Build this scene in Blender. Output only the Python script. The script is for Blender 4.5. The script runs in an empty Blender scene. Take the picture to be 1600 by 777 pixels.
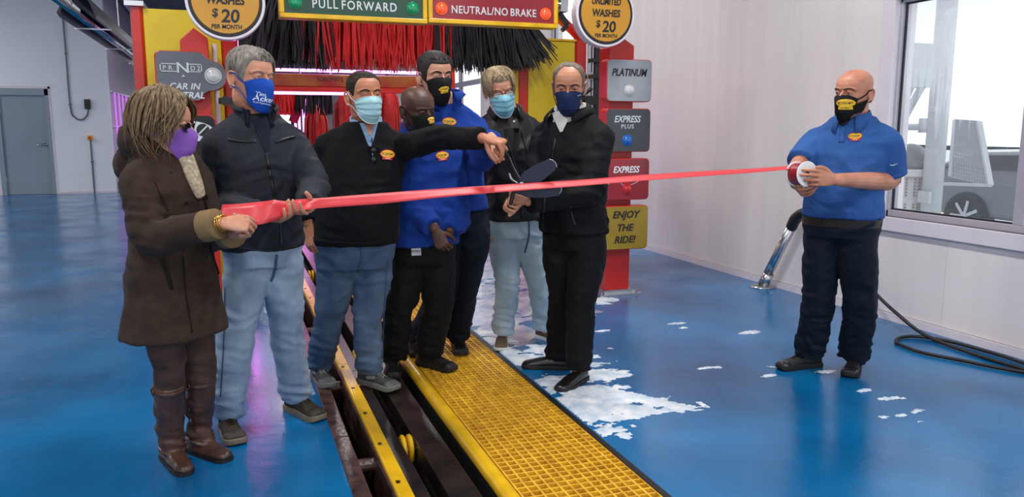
import bpy, bmesh, math, random
import numpy as np
from mathutils import Vector, Matrix
from mathutils.bvhtree import BVHTree
random.seed(7); rng = np.random.default_rng(7)
D = bpy.data; SC = bpy.context.scene; COL = SC.collection
PI = math.pi

# ------------------------------------------------------------------ camera
F = 1230.0; CH = 1.48; CX, CY = 800.0, 388.5
PITCH = math.radians(8.713); YAW = math.radians(19.596)
cam = D.cameras.new('camera'); cam.sensor_width = 36.0; cam.lens = 36.0 * F / 1600.0
cam.clip_end = 300; cam.clip_start = 0.05
camo = D.objects.new('camera', cam); COL.objects.link(camo)
camo.location = (0, 0, CH); camo.rotation_euler = (PI / 2 - PITCH, 0, -YAW)
SC.camera = camo
FH = np.array([math.sin(YAW), math.cos(YAW), 0.0]); RV = np.array([math.cos(YAW), -math.sin(YAW), 0.0])
UP = np.array([0, 0, 1.0]); CAMP = np.array([0, 0, CH])

# ------------------------------------------------------------------ world, added ceiling lamps, exposure
W = D.worlds.new('sky'); SC.world = W; W.use_nodes = True
bg = W.node_tree.nodes['Background']
bg.inputs[0].default_value = (0.93, 0.97, 1.0, 1); bg.inputs[1].default_value = 1.35
SC.view_settings.view_transform = 'Standard'; SC.view_settings.look = 'None'
SC.view_settings.gamma = 1.0; SC.view_settings.use_curve_mapping = False
SC.view_settings.exposure = 0.12
ADDED_LAMP_W = 85.0
ADDED_LAMPS = [(-1.6, 0.2), (2.2, 0.2), (-1.6, 4.2), (2.2, 4.2), (-7.6, 8.6), (2.2, 8.6), (-7.6, 13.0), (2.2, 13.5), (-7.6, 17.5), (1.2, 20.0), (1.2, 28.0)]
CEIL = 4.7

# ------------------------------------------------------------------ small maths
def ray(px, py):
    x = (px - CX) / F; y = -(py - CY) / F
    f = FH * math.cos(PITCH) - UP * math.sin(PITCH); u = UP * math.cos(PITCH) + FH * math.sin(PITCH)
    return f + RV * x + u * y
def at(px, py, hd):
    'a point measured in the photograph at horizontal distance hd from the viewpoint'
    r = ray(px, py); return CAMP + r * (hd / float(r @ FH))
def fl(px, py, z=0.0):
    r = ray(px, py); return CAMP + r * ((z - CH) / r[2])
def nrm(v):
    v = np.asarray(v, float); n = np.linalg.norm(v); return v / n if n > 1e-9 else v
def catmull(P, sub):
    P = [np.asarray(p, float) for p in P]
    if len(P) < 3 or sub <= 1: return P
    Q = [2 * P[0] - P[1]] + P + [2 * P[-1] - P[-2]]; out = []
    for i in range(1, len(Q) - 2):
        a, b, c, d = Q[i - 1:i + 3]
        for k in range(sub):
            t = k / sub
            out.append(0.5 * (2 * b + (c - a) * t + (2 * a - 5 * b + 4 * c - d) * t * t + (3 * b - a - 3 * c + d) * t ** 3))
    out.append(P[-1]); return out
def vnoise(p, seed=0):
    p = np.asarray(p, float); i = np.floor(p).astype(np.int64); f = p - i; f = f * f * (3 - 2 * f); r = 0
    for dx in (0, 1):
        for dy in (0, 1):
            for dz in (0, 1):
                h = (i[:, 0] + dx) * 73856093 ^ (i[:, 1] + dy) * 19349663 ^ (i[:, 2] + dz) * 83492791 ^ (seed * 2654435)
                h = (h ^ (h >> 13)) * 1274126177 & 0x7fffffff; h = (h ^ (h >> 16)) & 0xffff
                w = (f[:, 0] if dx else 1 - f[:, 0]) * (f[:, 1] if dy else 1 - f[:, 1]) * (f[:, 2] if dz else 1 - f[:, 2])
                r = r + w * (h / 65535.0)
    return r * 2 - 1

# ------------------------------------------------------------------ materials
def lin(c):
    return tuple(((v / 255) / 12.92 if v / 255 <= 0.04045 else ((v / 255 + 0.055) / 1.055) ** 2.4) for v in c)
_M = {}
def mat(name, c, rough=0.5, metal=0.0, var=0.0, vs=8.0, bump=0.0, bs=60.0, c2=None, stretch=None, emit=0.0, sss=0.0, spec=0.5, coat=0.0, alpha=1.0, trans=0.0, coord='Object', detail=3.0, sheen=0.0):
    if name in _M: return _M[name]
    m = D.materials.new(name); m.use_nodes = True; nt = m.node_tree; b = nt.nodes['Principled BSDF']
    col = lin(c); b.inputs['Base Color'].default_value = (*col, 1)
    b.inputs['Roughness'].default_value = rough; b.inputs['Metallic'].default_value = metal
    b.inputs['Specular IOR Level'].default_value = spec * (0.35 if rough >= 0.69 else 1)
    b.inputs['Coat Weight'].default_value = coat; b.inputs['Coat Roughness'].default_value = 0.08
    b.inputs['Alpha'].default_value = alpha; b.inputs['Transmission Weight'].default_value = trans
    if sheen: b.inputs['Sheen Weight'].default_value = sheen * 0.12; b.inputs['Sheen Roughness'].default_value = 0.5
    if sss:
        b.inputs['Subsurface Weight'].default_value = sss; b.inputs['Subsurface Radius'].default_value = (0.02, 0.008, 0.004); b.inputs['Subsurface Scale'].default_value = 0.25
    if emit:
        b.inputs['Emission Color'].default_value = (*col, 1); b.inputs['Emission Strength'].default_value = emit
    tc = nt.nodes.new('ShaderNodeTexCoord'); vec = tc.outputs[coord]
    if stretch:
        mp = nt.nodes.new('ShaderNodeMapping'); mp.inputs['Scale'].default_value = stretch; nt.links.new(vec, mp.inputs[0]); vec = mp.outputs[0]
    if var or c2:
        n = nt.nodes.new('ShaderNodeTexNoise'); n.inputs['Scale'].default_value = vs; n.inputs['Detail'].default_value = detail; nt.links.new(vec, n.inputs['Vector'])
        r = nt.nodes.new('ShaderNodeValToRGB'); r.color_ramp.elements[0].position = 0.32; r.color_ramp.elements[1].position = 0.68
        a = lin(c2) if c2 else tuple(v * (1 - var) for v in col); d = col if c2 else tuple(min(1, v * (1 + var)) for v in col)
        r.color_ramp.elements[0].color = (*a, 1); r.color_ramp.elements[1].color = (*d, 1)
        nt.links.new(n.outputs['Fac'], r.inputs[0]); nt.links.new(r.outputs[0], b.inputs['Base Color'])
    if bump:
        n = nt.nodes.new('ShaderNodeTexNoise'); n.inputs['Scale'].default_value = bs; n.inputs['Detail'].default_value = 4; nt.links.new(vec, n.inputs['Vector'])
        bp = nt.nodes.new('ShaderNodeBump'); bp.inputs['Strength'].default_value = bump; bp.inputs['Distance'].default_value = 0.01
        nt.links.new(n.outputs['Fac'], bp.inputs['Height']); nt.links.new(bp.outputs[0], b.inputs['Normal'])
    _M[name] = m; return m

# ------------------------------------------------------------------ mesh building
class G:
    def __init__(s): s.v = []; s.f = []
    def loft(s, rings, cap=True, closed=True):
        n = len(rings[0]); base = len(s.v)
        for r in rings: s.v.extend([tuple(p) for p in r])
        for i in range(len(rings) - 1):
            for j in range(n if closed else n - 1):
                a = base + i * n + j; b = base + i * n + (j + 1) % n; s.f.append((a, b, b + n, a + n))
        if cap and closed:
            for k, rv in ((0, True), (len(rings) - 1, False)):
                c = len(s.v); s.v.append(tuple(np.mean(np.array(rings[k]), 0)))
                for j in range(n):
                    a = base + k * n + j; b = base + k * n + (j + 1) % n; s.f.append((b, a, c) if rv else (a, b, c))
        return s
    def limb(s, pts, rad, n=12, sub=4, side=None, round_ends=(True, True), ex=2.0):
        pts = [np.asarray(p, float) for p in pts]; rad = [(r, r) if np.isscalar(r) else r for r in rad]
        P = catmull(pts, sub if len(pts) > 2 else 1); m = len(P)
        t = np.linspace(0, len(pts) - 1, m); RA = np.interp(t, range(len(pts)), [r[0] for r in rad]); RB = np.interp(t, range(len(pts)), [r[1] for r in rad])
        rings = []; prev = None
        for i in range(m):
            T = nrm(P[min(i + 1, m - 1)] - P[max(i - 1, 0)])
            if side is not None: A = np.asarray(side, float)
            elif prev is not None: A = prev
            else: A = np.array([1, 0, 0.]) if abs(T[0]) < 0.8 else np.array([0, 1., 0])
            A = nrm(A - T * (A @ T)); prev = A; B = np.cross(T, A)
            rings.append((P[i], A, B, RA[i], RB[i], T))
        def ring(p, A, B, ra, rb):
            out = []
            for k in range(n):
                th = 2 * PI * k / n; c, q = math.cos(th), math.sin(th)
                if ex != 2.0: c = math.copysign(abs(c) ** (2 / ex), c); q = math.copysign(abs(q) ** (2 / ex), q)
                out.append(p + A * (ra * c) + B * (rb * q))
            return out
        R = []
        if round_ends[0]:
            p, A, B, ra, rb, T = rings[0]
            for ph in (0.2, 0.55, 0.9): R.append(ring(p - T * min(ra, rb) * math.cos(ph * PI / 2), A, B, ra * math.sin(ph * PI / 2), rb * math.sin(ph * PI / 2)))
        for p, A, B, ra, rb, T in rings: R.append(ring(p, A, B, ra, rb))
        if round_ends[1]:
            p, A, B, ra, rb, T = rings[-1]
            for ph in (0.9, 0.55, 0.2): R.append(ring(p + T * min(ra, rb) * math.cos(ph * PI / 2), A, B, ra * math.sin(ph * PI / 2), rb * math.sin(ph * PI / 2)))
        return s.loft(R)
    def ell(s, c, r, M=None, nu=16, nv=10):
        r = (r, r, r) if np.isscalar(r) else r; M = np.eye(3) if M is None else np.asarray(M); R = []
        for i in range(1, nv):
            ph = PI * i / nv
            R.append([np.asarray(c) + M @ np.array([r[0] * math.sin(ph) * math.cos(2 * PI * j / nu), r[1] * math.sin(ph) * math.sin(2 * PI * j / nu), -r[2] * math.cos(ph)]) for j in range(nu)])
        return s.loft(R)
    def box(s, c, size, M=None):
        M = np.eye(3) if M is None else np.asarray(M); b = len(s.v); c = np.asarray(c, float)
        for z in (-1, 1):
            for x, y in ((-1, -1), (1, -1), (1, 1), (-1, 1)): s.v.append(tuple(c + M @ (np.array([x, y, z]) * np.asarray(size) / 2)))
        s.f += [(b + a[0], b + a[1], b + a[2], b + a[3]) for a in ((3, 2, 1, 0), (4, 5, 6, 7), (0, 1, 5, 4), (1, 2, 6, 5), (2, 3, 7, 6), (3, 0, 4, 7))]
        return s
    def bx(s, x0, x1, y0, y1, z0, z1): return s.box(((x0 + x1) / 2, (y0 + y1) / 2, (z0 + z1) / 2), (x1 - x0, y1 - y0, z1 - z0))
    def bar(s, a, b, w, h=None, up=(0, 0, 1)):
        a = np.asarray(a, float); b = np.asarray(b, float); T = nrm(b - a); U = np.asarray(up, float); U = U - T * (U @ T)
        U = nrm(U) if np.linalg.norm(U) > 1e-6 else np.array([1., 0, 0]); S = np.cross(T, U)
        return s.box((a + b) / 2, (np.linalg.norm(b - a), w, h or w), np.array([T, S, U]).T)
    def prism(s, outline, fn, d0, d1):
        'outline 2D, fn(x, y, d) -> 3D'
        n = len(outline); b = len(s.v)
        for d in (d0, d1):
            for x, y in outline: s.v.append(tuple(fn(x, y, d)))
        s.f.append(tuple(range(b + n - 1, b - 1, -1))); s.f.append(tuple(range(b + n, b + 2 * n)))
        for i in range(n): j = (i + 1) % n; s.f.append((b + i, b + j, b + n + j, b + n + i))
        return s
    def cyl(s, a, b, r, n=16, r2=None):
        return s.limb([a, b], [r, r if r2 is None else r2], n=n, round_ends=(False, False))
    def mesh(s, name='m'):
        me = D.meshes.new(name); me.from_pydata([tuple(map(float, v)) for v in s.v], [], s.f); me.validate(); me.update(); return me
def recalc(me):
    bm = bmesh.new(); bm.from_mesh(me); bmesh.ops.recalc_face_normals(bm, faces=bm.faces); bm.to_mesh(me); bm.free(); me.update()
def smooth(me, on=True):
    me.polygons.foreach_set('use_smooth', [on] * len(me.polygons)); me.update()
def vox(g, size, it=4, fac=0.5, disp=None):
    me = g.mesh(); recalc(me); o = D.objects.new('tmp', me); COL.objects.link(o)
    r = o.modifiers.new('r', 'REMESH'); r.mode = 'VOXEL'; r.voxel_size = size
    if it: q = o.modifiers.new('s', 'SMOOTH'); q.factor = fac; q.iterations = it
    dg = bpy.context.evaluated_depsgraph_get(); dg.update()
    out = D.meshes.new_from_object(o.evaluated_get(dg)); D.objects.remove(o); D.meshes.remove(me)
    if disp is not None:
        n = len(out.vertices); v = np.empty(n * 3, np.float32); out.vertices.foreach_get('co', v); v = v.reshape(-1, 3).astype(float)
        q = np.empty(n * 3, np.float32); out.vertex_normals.foreach_get('vector', q); q = q.reshape(-1, 3)
        v = v + q * disp(v)[:, None]; out.vertices.foreach_set('co', v.astype(np.float32).ravel()); out.update()
    smooth(out); return out
def join(meshes):
    bm = bmesh.new()
    for m in meshes: bm.from_mesh(m)
    out = D.meshes.new('j'); bm.to_mesh(out); bm.free()
    for m in meshes: D.meshes.remove(m)
    return out
def obj(name, me, m=None, parent=None, sm=None, **props):
    if isinstance(me, G): me = me.mesh(name); recalc(me)
    me.name = name
    if sm: smooth(me)
    o = D.objects.new(name, me); COL.objects.link(o)
    if m is not None:
        me.materials.clear(); me.materials.append(m)
    if parent is not None:
        o.parent = parent
        p = parent; off = Vector((0, 0, 0))
        while p is not None: off += Vector(p.location); p = p.parent
        o.location = -off
    for k, v in props.items(): o[k] = v
    return o
def thing(name, loc, label, cat, group=None):
    o = D.objects.new(name, None); COL.objects.link(o); o.location = [float(x) for x in loc]; o.empty_display_size = 0.1
    o['label'] = label; o['category'] = cat
    if group: o['group'] = group
    return o
def tag(o, label, cat, group=None):
    o['label'] = label; o['category'] = cat
    if group: o['group'] = group
    return o
def bevel(o, w=0.005, seg=2):
    b = o.modifiers.new('bevel', 'BEVEL'); b.width = w; b.segments = seg; b.limit_method = 'ANGLE'; b.angle_limit = 0.6; return o
def text_mesh(s, h, ext=0.001, shear=0.0, bold=0.0, sx=1.0, space=1.0):
    c = D.curves.new('t', 'FONT'); c.body = s; c.size = h * 1.38; c.align_x = 'CENTER'; c.align_y = 'CENTER'; c.extrude = ext; c.shear = shear; c.offset = bold * h; c.space_character = space; c.resolution_u = 3
    o = D.objects.new('t', c); COL.objects.link(o); dg = bpy.context.evaluated_depsgraph_get(); dg.update()
    me = D.meshes.new_from_object(o.evaluated_get(dg)); D.objects.remove(o); D.curves.remove(c)
    n = len(me.vertices); v = np.empty(n * 3, np.float32); me.vertices.foreach_get('co', v); v = v.reshape(-1, 3)
    if n: v[:, 1] -= (v[:, 1].max() + v[:, 1].min()) / 2; v[:, 0] -= (v[:, 0].max() + v[:, 0].min()) / 2
    v[:, 0] *= sx; me.vertices.foreach_set('co', v.ravel()); me.update(); return me
def xf(me, O, X, Y, Z):
    M = Matrix(((X[0], Y[0], Z[0], O[0]), (X[1], Y[1], Z[1], O[1]), (X[2], Y[2], Z[2], O[2]), (0, 0, 0, 1))); me.transform(M); return me
def rrect(w, h, r, n=6):
    out = []
    for cx, cy, a0 in ((w / 2 - r, h / 2 - r, 0), (-w / 2 + r, h / 2 - r, 90), (-w / 2 + r, -h / 2 + r, 180), (w / 2 - r, -h / 2 + r, 270)):
        for k in range(n + 1): a = math.radians(a0 + 90 * k / n); out.append((cx + r * math.cos(a), cy + r * math.sin(a)))
    return out
def bvh(o):
    me = o.data; off = Vector((0, 0, 0)); p = o
    while p is not None: off += Vector(p.location); p = p.parent
    return BVHTree.FromPolygons([tuple(v.co + off) for v in me.vertices], [tuple(p.vertices) for p in me.polygons])
def hit(tree, px, py):
    r = ray(px, py); h, n, i, d = tree.ray_cast(Vector(CAMP), Vector(nrm(r)))
    return (None, None) if h is None else (np.array(h), np.array(n))
def wrap(me, tree, c, n, up=(0, 0, 1), lift=0.002, tilt=0.0, reach=0.03):
    'lay a flat mesh (x right, y up) on a surface around point c; falls back to the tangent plane'
    n = nrm(n); u = np.asarray(up, float); u = nrm(u - n * (u @ n)); s = np.cross(u, n)
    if tilt: s, u = s * math.cos(tilt) + u * math.sin(tilt), u * math.cos(tilt) - s * math.sin(tilt)
    for v in me.vertices:
        q = c + s * v.co.x + u * v.co.y
        h, nn, i, d = tree.ray_cast(Vector(q + n * reach), Vector(-n), reach * 2.5)
        b = np.array(h) if h is not None else q
        v.co = Vector(b + n * (lift + v.co.z))
    me.update(); return me
def grid(w, h, nx=8, ny=6, shape=None, th=0.0015):
    'a thin patch with front face and rim; shape(u, v) in -1..1 -> (x, y)'
    g = G(); sh = shape or (lambda a, b: (a * w / 2, b * h / 2))
    for z in (th, 0):
        for j in range(ny + 1):
            for i in range(nx + 1):
                x, y = sh(2 * i / nx - 1, 2 * j / ny - 1); g.v.append((x, y, z))
    n = (nx + 1) * (ny + 1)
    for j in range(ny):
        for i in range(nx):
            a = j * (nx + 1) + i; g.f.append((a, a + 1, a + nx + 2, a + nx + 1)); g.f.append((n + a, n + a + nx + 1, n + a + nx + 2, n + a + 1))
    rim = [i for i in range(nx + 1)] + [j * (nx + 1) + nx for j in range(1, ny + 1)] + [ny * (nx + 1) + i for i in range(nx - 1, -1, -1)] + [j * (nx + 1) for j in range(ny - 1, 0, -1)]
    for k in range(len(rim)): a, b = rim[k], rim[(k + 1) % len(rim)]; g.f.append((a, n + a, n + b, b))
    return g
def disc(w, h): 
    def s(a, b):
        k = max(abs(a), abs(b)); r = math.hypot(a, b); q = k / r if r > 1e-6 else 0
        return a * q * w / 2, b * q * h / 2
    return s
# ================================================================== THE SETTING
ST = dict(kind='structure')
def mirror_floor():
    m = D.materials.new('blue_epoxy'); m.use_nodes = True; nt = m.node_tree; b = nt.nodes['Principled BSDF']
    tc = nt.nodes.new('ShaderNodeTexCoord')
    n1 = nt.nodes.new('ShaderNodeTexNoise'); n1.inputs['Scale'].default_value = 0.9; n1.inputs['Detail'].default_value = 5
    r1 = nt.nodes.new('ShaderNodeValToRGB'); r1.color_ramp.elements[0].color = (*lin((4, 76, 124)), 1); r1.color_ramp.elements[1].color = (*lin((10, 118, 178)), 1)
    r1.color_ramp.elements[0].position = 0.3; r1.color_ramp.elements[1].position = 0.7
    nt.links.new(tc.outputs['Object'], n1.inputs['Vector']); nt.links.new(n1.outputs['Fac'], r1.inputs[0]); nt.links.new(r1.outputs[0], b.inputs['Base Color'])
    n2 = nt.nodes.new('ShaderNodeTexNoise'); n2.inputs['Scale'].default_value = 1.7; n2.inputs['Detail'].default_value = 6
    mr = nt.nodes.new('ShaderNodeMapRange'); mr.inputs['From Min'].default_value = 0.35; mr.inputs['From Max'].default_value = 0.65; mr.inputs['To Min'].default_value = 0.10; mr.inputs['To Max'].default_value = 0.26
    nt.links.new(tc.outputs['Object'], n2.inputs['Vector']); nt.links.new(n2.outputs['Fac'], mr.inputs['Value']); nt.links.new(mr.outputs[0], b.inputs['Roughness'])
    n3 = nt.nodes.new('ShaderNodeTexNoise'); n3.inputs['Scale'].default_value = 120; n3.inputs['Detail'].default_value = 2
    n4 = nt.nodes.new('ShaderNodeTexNoise'); n4.inputs['Scale'].default_value = 9; n4.inputs['Detail'].default_value = 2
    ad = nt.nodes.new('ShaderNodeMath'); ad.operation = 'MULTIPLY_ADD'; ad.inputs[1].default_value = 3.0
    bp = nt.nodes.new('ShaderNodeBump'); bp.inputs['Strength'].default_value = 0.16; bp.inputs['Distance'].default_value = 0.004
    for n in (n3, n4): nt.links.new(tc.outputs['Object'], n.inputs['Vector'])
    nt.links.new(n4.outputs['Fac'], ad.inputs[0]); nt.links.new(n3.outputs['Fac'], ad.inputs[2]); nt.links.new(ad.outputs[0], bp.inputs['Height']); nt.links.new(bp.outputs[0], b.inputs['Normal'])
    b.inputs['Specular IOR Level'].default_value = 0.42; b.inputs['Coat Weight'].default_value = 0.0; b.inputs['Coat Roughness'].default_value = 0.1
    return m
m_floor = mirror_floor()
m_pvc = mat('white_pvc_panel', (229, 222, 220), 0.22, var=0.03, vs=1.2, bump=0.08, bs=14, stretch=(1, 6, 0.35))
m_wall = mat('white_wall', (234, 236, 240), 0.35, var=0.02, vs=2)
m_joint = mat('panel_joint', (226, 220, 224), 0.4)
m_ceil = mat('ceiling_deck', (120, 122, 126), 0.7, var=0.05)
m_trim = mat('white_trim', (222, 214, 220), 0.35, var=0.02)
m_alu = mat('window_frame_grey', (176, 172, 182), 0.35, metal=0.25, var=0.03)
m_dark = mat('trench_black', (14, 13, 13), 0.6, var=0.2)
m_steel = mat('stainless_steel', (190, 192, 195), 0.22, metal=1.0, bump=0.03, bs=80)
m_black = mat('black_plastic', (20, 20, 22), 0.4, bump=0.05)
m_rubber = mat('black_rubber', (22, 22, 24), 0.5, bump=0.08, bs=120)
m_red = mat('red_powder_coat', (196, 40, 34), 0.32, var=0.05, vs=5, bump=0.02)
m_yellow = mat('yellow_panel', (214, 186, 18), 0.32, var=0.06, vs=3, bump=0.02)
m_railyel = mat('yellow_rail_paint', (228, 178, 20), 0.3, var=0.16, vs=7, bump=0.05)
m_grate = mat('yellow_grating', (246, 194, 52), 0.45, c2=(206, 150, 36), vs=16, bump=0.15, bs=150)
m_rust = mat('wet_rusty_steel', (96, 70, 60), 0.28, c2=(40, 26, 22), vs=14, bump=0.25, bs=40, detail=6)
m_plate = mat('dark_wet_plate', (48, 38, 34), 0.3, c2=(22, 18, 17), vs=6, bump=0.2, bs=60)
m_led = mat('magenta_led', (255, 130, 255), 0.4, emit=4.6)
m_led_reflection = mat('violet_led_reflection', (226, 120, 255), 0.4, emit=0.55)  # glow imitating LED reflections on the lavender wall
m_white_l = mat('added_lamp_diffuser', (250, 250, 255), 0.4, emit=5.0)  # glowing face of the added ceiling lamps

T0, T1 = 0.405, 1.585        # the conveyor trench across x
g = G().bx(-9, T0, -4, 42, -0.3, 0).bx(T1, 4.8, -4, 42, -0.3, 0).bx(T0, T1, -4, -1.2, -0.3, 0).bx(T0, T1, 32, 42, -0.3, 0)
obj('floor', g, m_floor, **ST)
obj('trim_1', G().bx(T0 - 0.02, T1 + 0.02, -1.2, 32, -0.62, -0.58).bx(T0 - 0.02, T0, -1.2, 32, -0.58, -0.001).bx(T1, T1 + 0.02, -1.2, 32, -0.58, -0.001), m_dark, **ST)
obj('ceiling', G().bx(-9, 5, -3, 42, CEIL, CEIL + 0.2), m_ceil, **ST)
# right wall with its windows
WX = 4.79; OPEN = [(0.9, 4.83, 0.80, 2.46), (9.35, 11.7, 0.84, 4.3), (15.3, 19.2, 0.84, 4.3)]
g = G(); ys = -4.0
for y0, y1, z0, z1 in OPEN:
    g.bx(WX, WX + 0.22, ys, y0, 0, CEIL); g.bx(WX, WX + 0.22, y0, y1, 0, z0); g.bx(WX, WX + 0.22, y0, y1, z1, CEIL); ys = y1
g.bx(WX, WX + 0.22, ys, 42, 0, CEIL)
wr = obj('wall_right', g, m_joint, **ST)
def panel(y0, y1, z0, z1): bevel(obj('panel', G().bx(WX - 0.012, WX + 0.001, y0 + 0.0008, y1 - 0.0008, z0, z1), m_pvc, wr), 0.0015, 1)
edges = [4.83]; y = 4.83
for a, b, k in ((4.83, 9.35, 4), (9.35, 11.7, 2), (11.7, 15.3, 3), (15.3, 19.2, 4), (19.2, 30, 6)):
    op = [o for o in OPEN if o[0] == a]
    for i in range(k):
        p, q = a + (b - a) * i / k, a + (b - a) * (i + 1) / k
        if op: panel(p, q, 0.06, op[0][2] - 0.02); panel(p, q, op[0][3] + 0.02, CEIL)
        else: panel(p, q, 0.06, CEIL)
for p, q in ((0.9, 2.5), (2.5, 4.18), (4.18, 4.83)): panel(p, q, 0.06, 0.70); panel(p, q, 2.54, CEIL)
obj('baseboard_right', G().bx(WX - 0.03, WX, -4, 42, 0, 0.055), m_trim, **ST)
def fog_glass():
    m = D.materials.new('wet_fogged_glass'); m.use_nodes = True; nt = m.node_tree; nt.nodes.clear()
    out = nt.nodes.new('ShaderNodeOutputMaterial'); tr = nt.nodes.new('ShaderNodeBsdfTransparent'); tl = nt.nodes.new('ShaderNodeBsdfTranslucent'); gl = nt.nodes.new('ShaderNodeBsdfGlossy')
    tl.inputs[0].default_value = (0.95, 0.97, 1, 1); gl.inputs['Roughness'].default_value = 0.02; tr.inputs[0].default_value = (0.97, 0.99, 1, 1)
    tc = nt.nodes.new('ShaderNodeTexCoord'); mp = nt.nodes.new('ShaderNodeMapping'); mp.inputs['Scale'].default_value = (1, 22, 1.1)
    n = nt.nodes.new('ShaderNodeTexNoise'); n.inputs['Scale'].default_value = 2.2; n.inputs['Detail'].default_value = 5; n.inputs['Roughness'].default_value = 0.6
    nt.links.new(tc.outputs['Object'], mp.inputs[0]); nt.links.new(mp.outputs[0], n.inputs['Vector'])
    sx = nt.nodes.new('ShaderNodeSeparateXYZ'); nt.links.new(tc.outputs['Object'], sx.inputs[0])
    zr = nt.nodes.new('ShaderNodeMapRange'); zr.inputs['From Min'].default_value = 1.25; zr.inputs['From Max'].default_value = 2.0; zr.inputs['To Min'].default_value = -0.25; zr.inputs['To Max'].default_value = 0.22
    nt.links.new(sx.outputs['Z'], zr.inputs['Value'])
    ad = nt.nodes.new('ShaderNodeMath'); nt.links.new(n.outputs['Fac'], ad.inputs[0]); nt.links.new(zr.outputs[0], ad.inputs[1])
    mr = nt.nodes.new('ShaderNodeMapRange'); mr.inputs['From Min'].default_value = 0.44; mr.inputs['From Max'].default_value = 0.60; mr.inputs['To Min'].default_value = 0.03; mr.inputs['To Max'].default_value = 0.26
    nt.links.new(ad.outputs[0], mr.inputs['Value'])
    mx = nt.nodes.new('ShaderNodeMixShader'); nt.links.new(mr.outputs[0], mx.inputs[0]); nt.links.new(tr.outputs[0], mx.inputs[1]); nt.links.new(tl.outputs[0], mx.inputs[2])
    m2 = nt.nodes.new('ShaderNodeMixShader'); m2.inputs[0].default_value = 0.06; nt.links.new(mx.outputs[0], m2.inputs[1]); nt.links.new(gl.outputs[0], m2.inputs[2]); nt.links.new(m2.outputs[0], out.inputs[0])
    return m
m_fog = fog_glass()
def clear_glass():
    m = D.materials.new('clear_glass'); m.use_nodes = True; nt = m.node_tree; nt.nodes.clear()
    out = nt.nodes.new('ShaderNodeOutputMaterial'); tr = nt.nodes.new('ShaderNodeBsdfTransparent'); gl = nt.nodes.new('ShaderNodeBsdfGlossy'); gl.inputs['Roughness'].default_value = 0.02
    mx = nt.nodes.new('ShaderNodeMixShader'); mx.inputs[0].default_value = 0.07; nt.links.new(tr.outputs[0], mx.inputs[1]); nt.links.new(gl.outputs[0], mx.inputs[2]); nt.links.new(mx.outputs[0], out.inputs[0]); return m
m_glass = clear_glass()
def window(name, y0, y1, z0, z1, mull_y, mull_z, glass):
    x0, x1 = WX + 0.03, WX + 0.12; t = 0.05
    g = G().bx(x0, x1, y0, y0 + t, z0, z1).bx(x0, x1, y1 - t, y1, z0, z1).bx(x0, x1, y0, y1, z0, z0 + t).bx(x0, x1, y0, y1, z1 - t, z1)
    w = obj(name, g, m_alu, **ST); bevel(w, 0.004, 1)
    g = G()
    for y in mull_y: g.bx(x0, x1, y - 0.04, y + 0.04, z0 + t, z1 - t)
    for z in mull_z: g.bx(x0 + 0.004, x1 - 0.004, y0 + t, y1 - t, z - 0.05, z + 0.05)
    bevel(obj('mullion', g, m_alu, w), 0.004, 1)
    k = 0.012; g = G(); yy = [y0 + t] + sorted(mull_y) + [y1 - t]; zz = [z0 + t] + sorted(mull_z) + [z1 - t]
    for i in range(len(yy) - 1):
        for j in range(len(zz) - 1):
            a, b, c, d = yy[i] + 0.04 * (i > 0), yy[i + 1] - 0.04 * (i < len(yy) - 2), zz[j], zz[j + 1]
            g.bx(x0 + 0.03, x0 + 0.045, a, a + k, c, d).bx(x0 + 0.03, x0 + 0.045, b - k, b, c, d).bx(x0 + 0.03, x0 + 0.045, a, b, c, c + k).bx(x0 + 0.03, x0 + 0.045, a, b, d - k, d)
            p = obj('pane', G().bx(x0 + 0.05, x0 + 0.056, a, b, c, d), glass, w)
    obj('gasket', g, m_black, w)
    return w
w1 = window('window_1', 0.9, 4.83, 0.80, 2.46, [3.70], [], m_fog)
obj('window_sill', G().bx(WX - 0.05, WX + 0.03, 0.9, 4.87, 0.70, 0.80), m_trim, w1)
obj('window_casing', G().bx(WX - 0.02, WX + 0.03, 4.80, 4.92, 0.70, 2.54).bx(WX - 0.02, WX + 0.03, 0.85, 4.87, 2.44, 2.54), m_trim, w1)
window('window_2', 9.35, 11.7, 0.84, 4.3, [10.35], [2.2], m_glass); window('window_3', 15.3, 19.2, 0.84, 4.3, [17.0], [2.42], m_glass)
# far walls, door
BY = 20.25
g = G().bx(-9, -4.80, BY, BY + 0.2, 0, CEIL).bx(-3.74, -2.53, BY, BY + 0.2, 0, CEIL).bx(-4.80, -3.74, BY, BY + 0.2, 2.34, CEIL).bx(-4.80, -3.74, BY + .15, BY + 0.2, 0, 2.34)
obj('wall_back', g, m_wall, **ST)
obj('wall_left', G().bx(-9.2, -9, -4, BY, 0, CEIL), m_wall, **ST)
m_lav = mat('lavender_pvc', (166, 152, 178), 0.4, var=0.06, vs=3, stretch=(1, 8, 0.3), bump=0.05, bs=20)
obj('wall_tunnel', G().bx(-2.75, -2.53, BY + 0.2, 42, 0, CEIL), m_lav, **ST)
obj('wall_exit', G().bx(-2.6, -0.6, 42, 42.2, 0, CEIL).bx(3.2, 5, 42, 42.2, 0, CEIL).bx(-0.6, 3.2, 42, 42.2, 3.0, CEIL), m_wall, **ST)
obj('baseboard_back', G().bx(-3.70, -2.53, BY - 0.015, BY, 0, 0.05), m_trim, **ST)
m_door = mat('grey_door_paint', (138, 152, 164), 0.4, var=0.03, vs=3)
dr = obj('door_1', G().bx(-4.72, -3.80, BY + 0.03, BY + 0.08, 0.004, 2.20), m_door, **ST)
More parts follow.
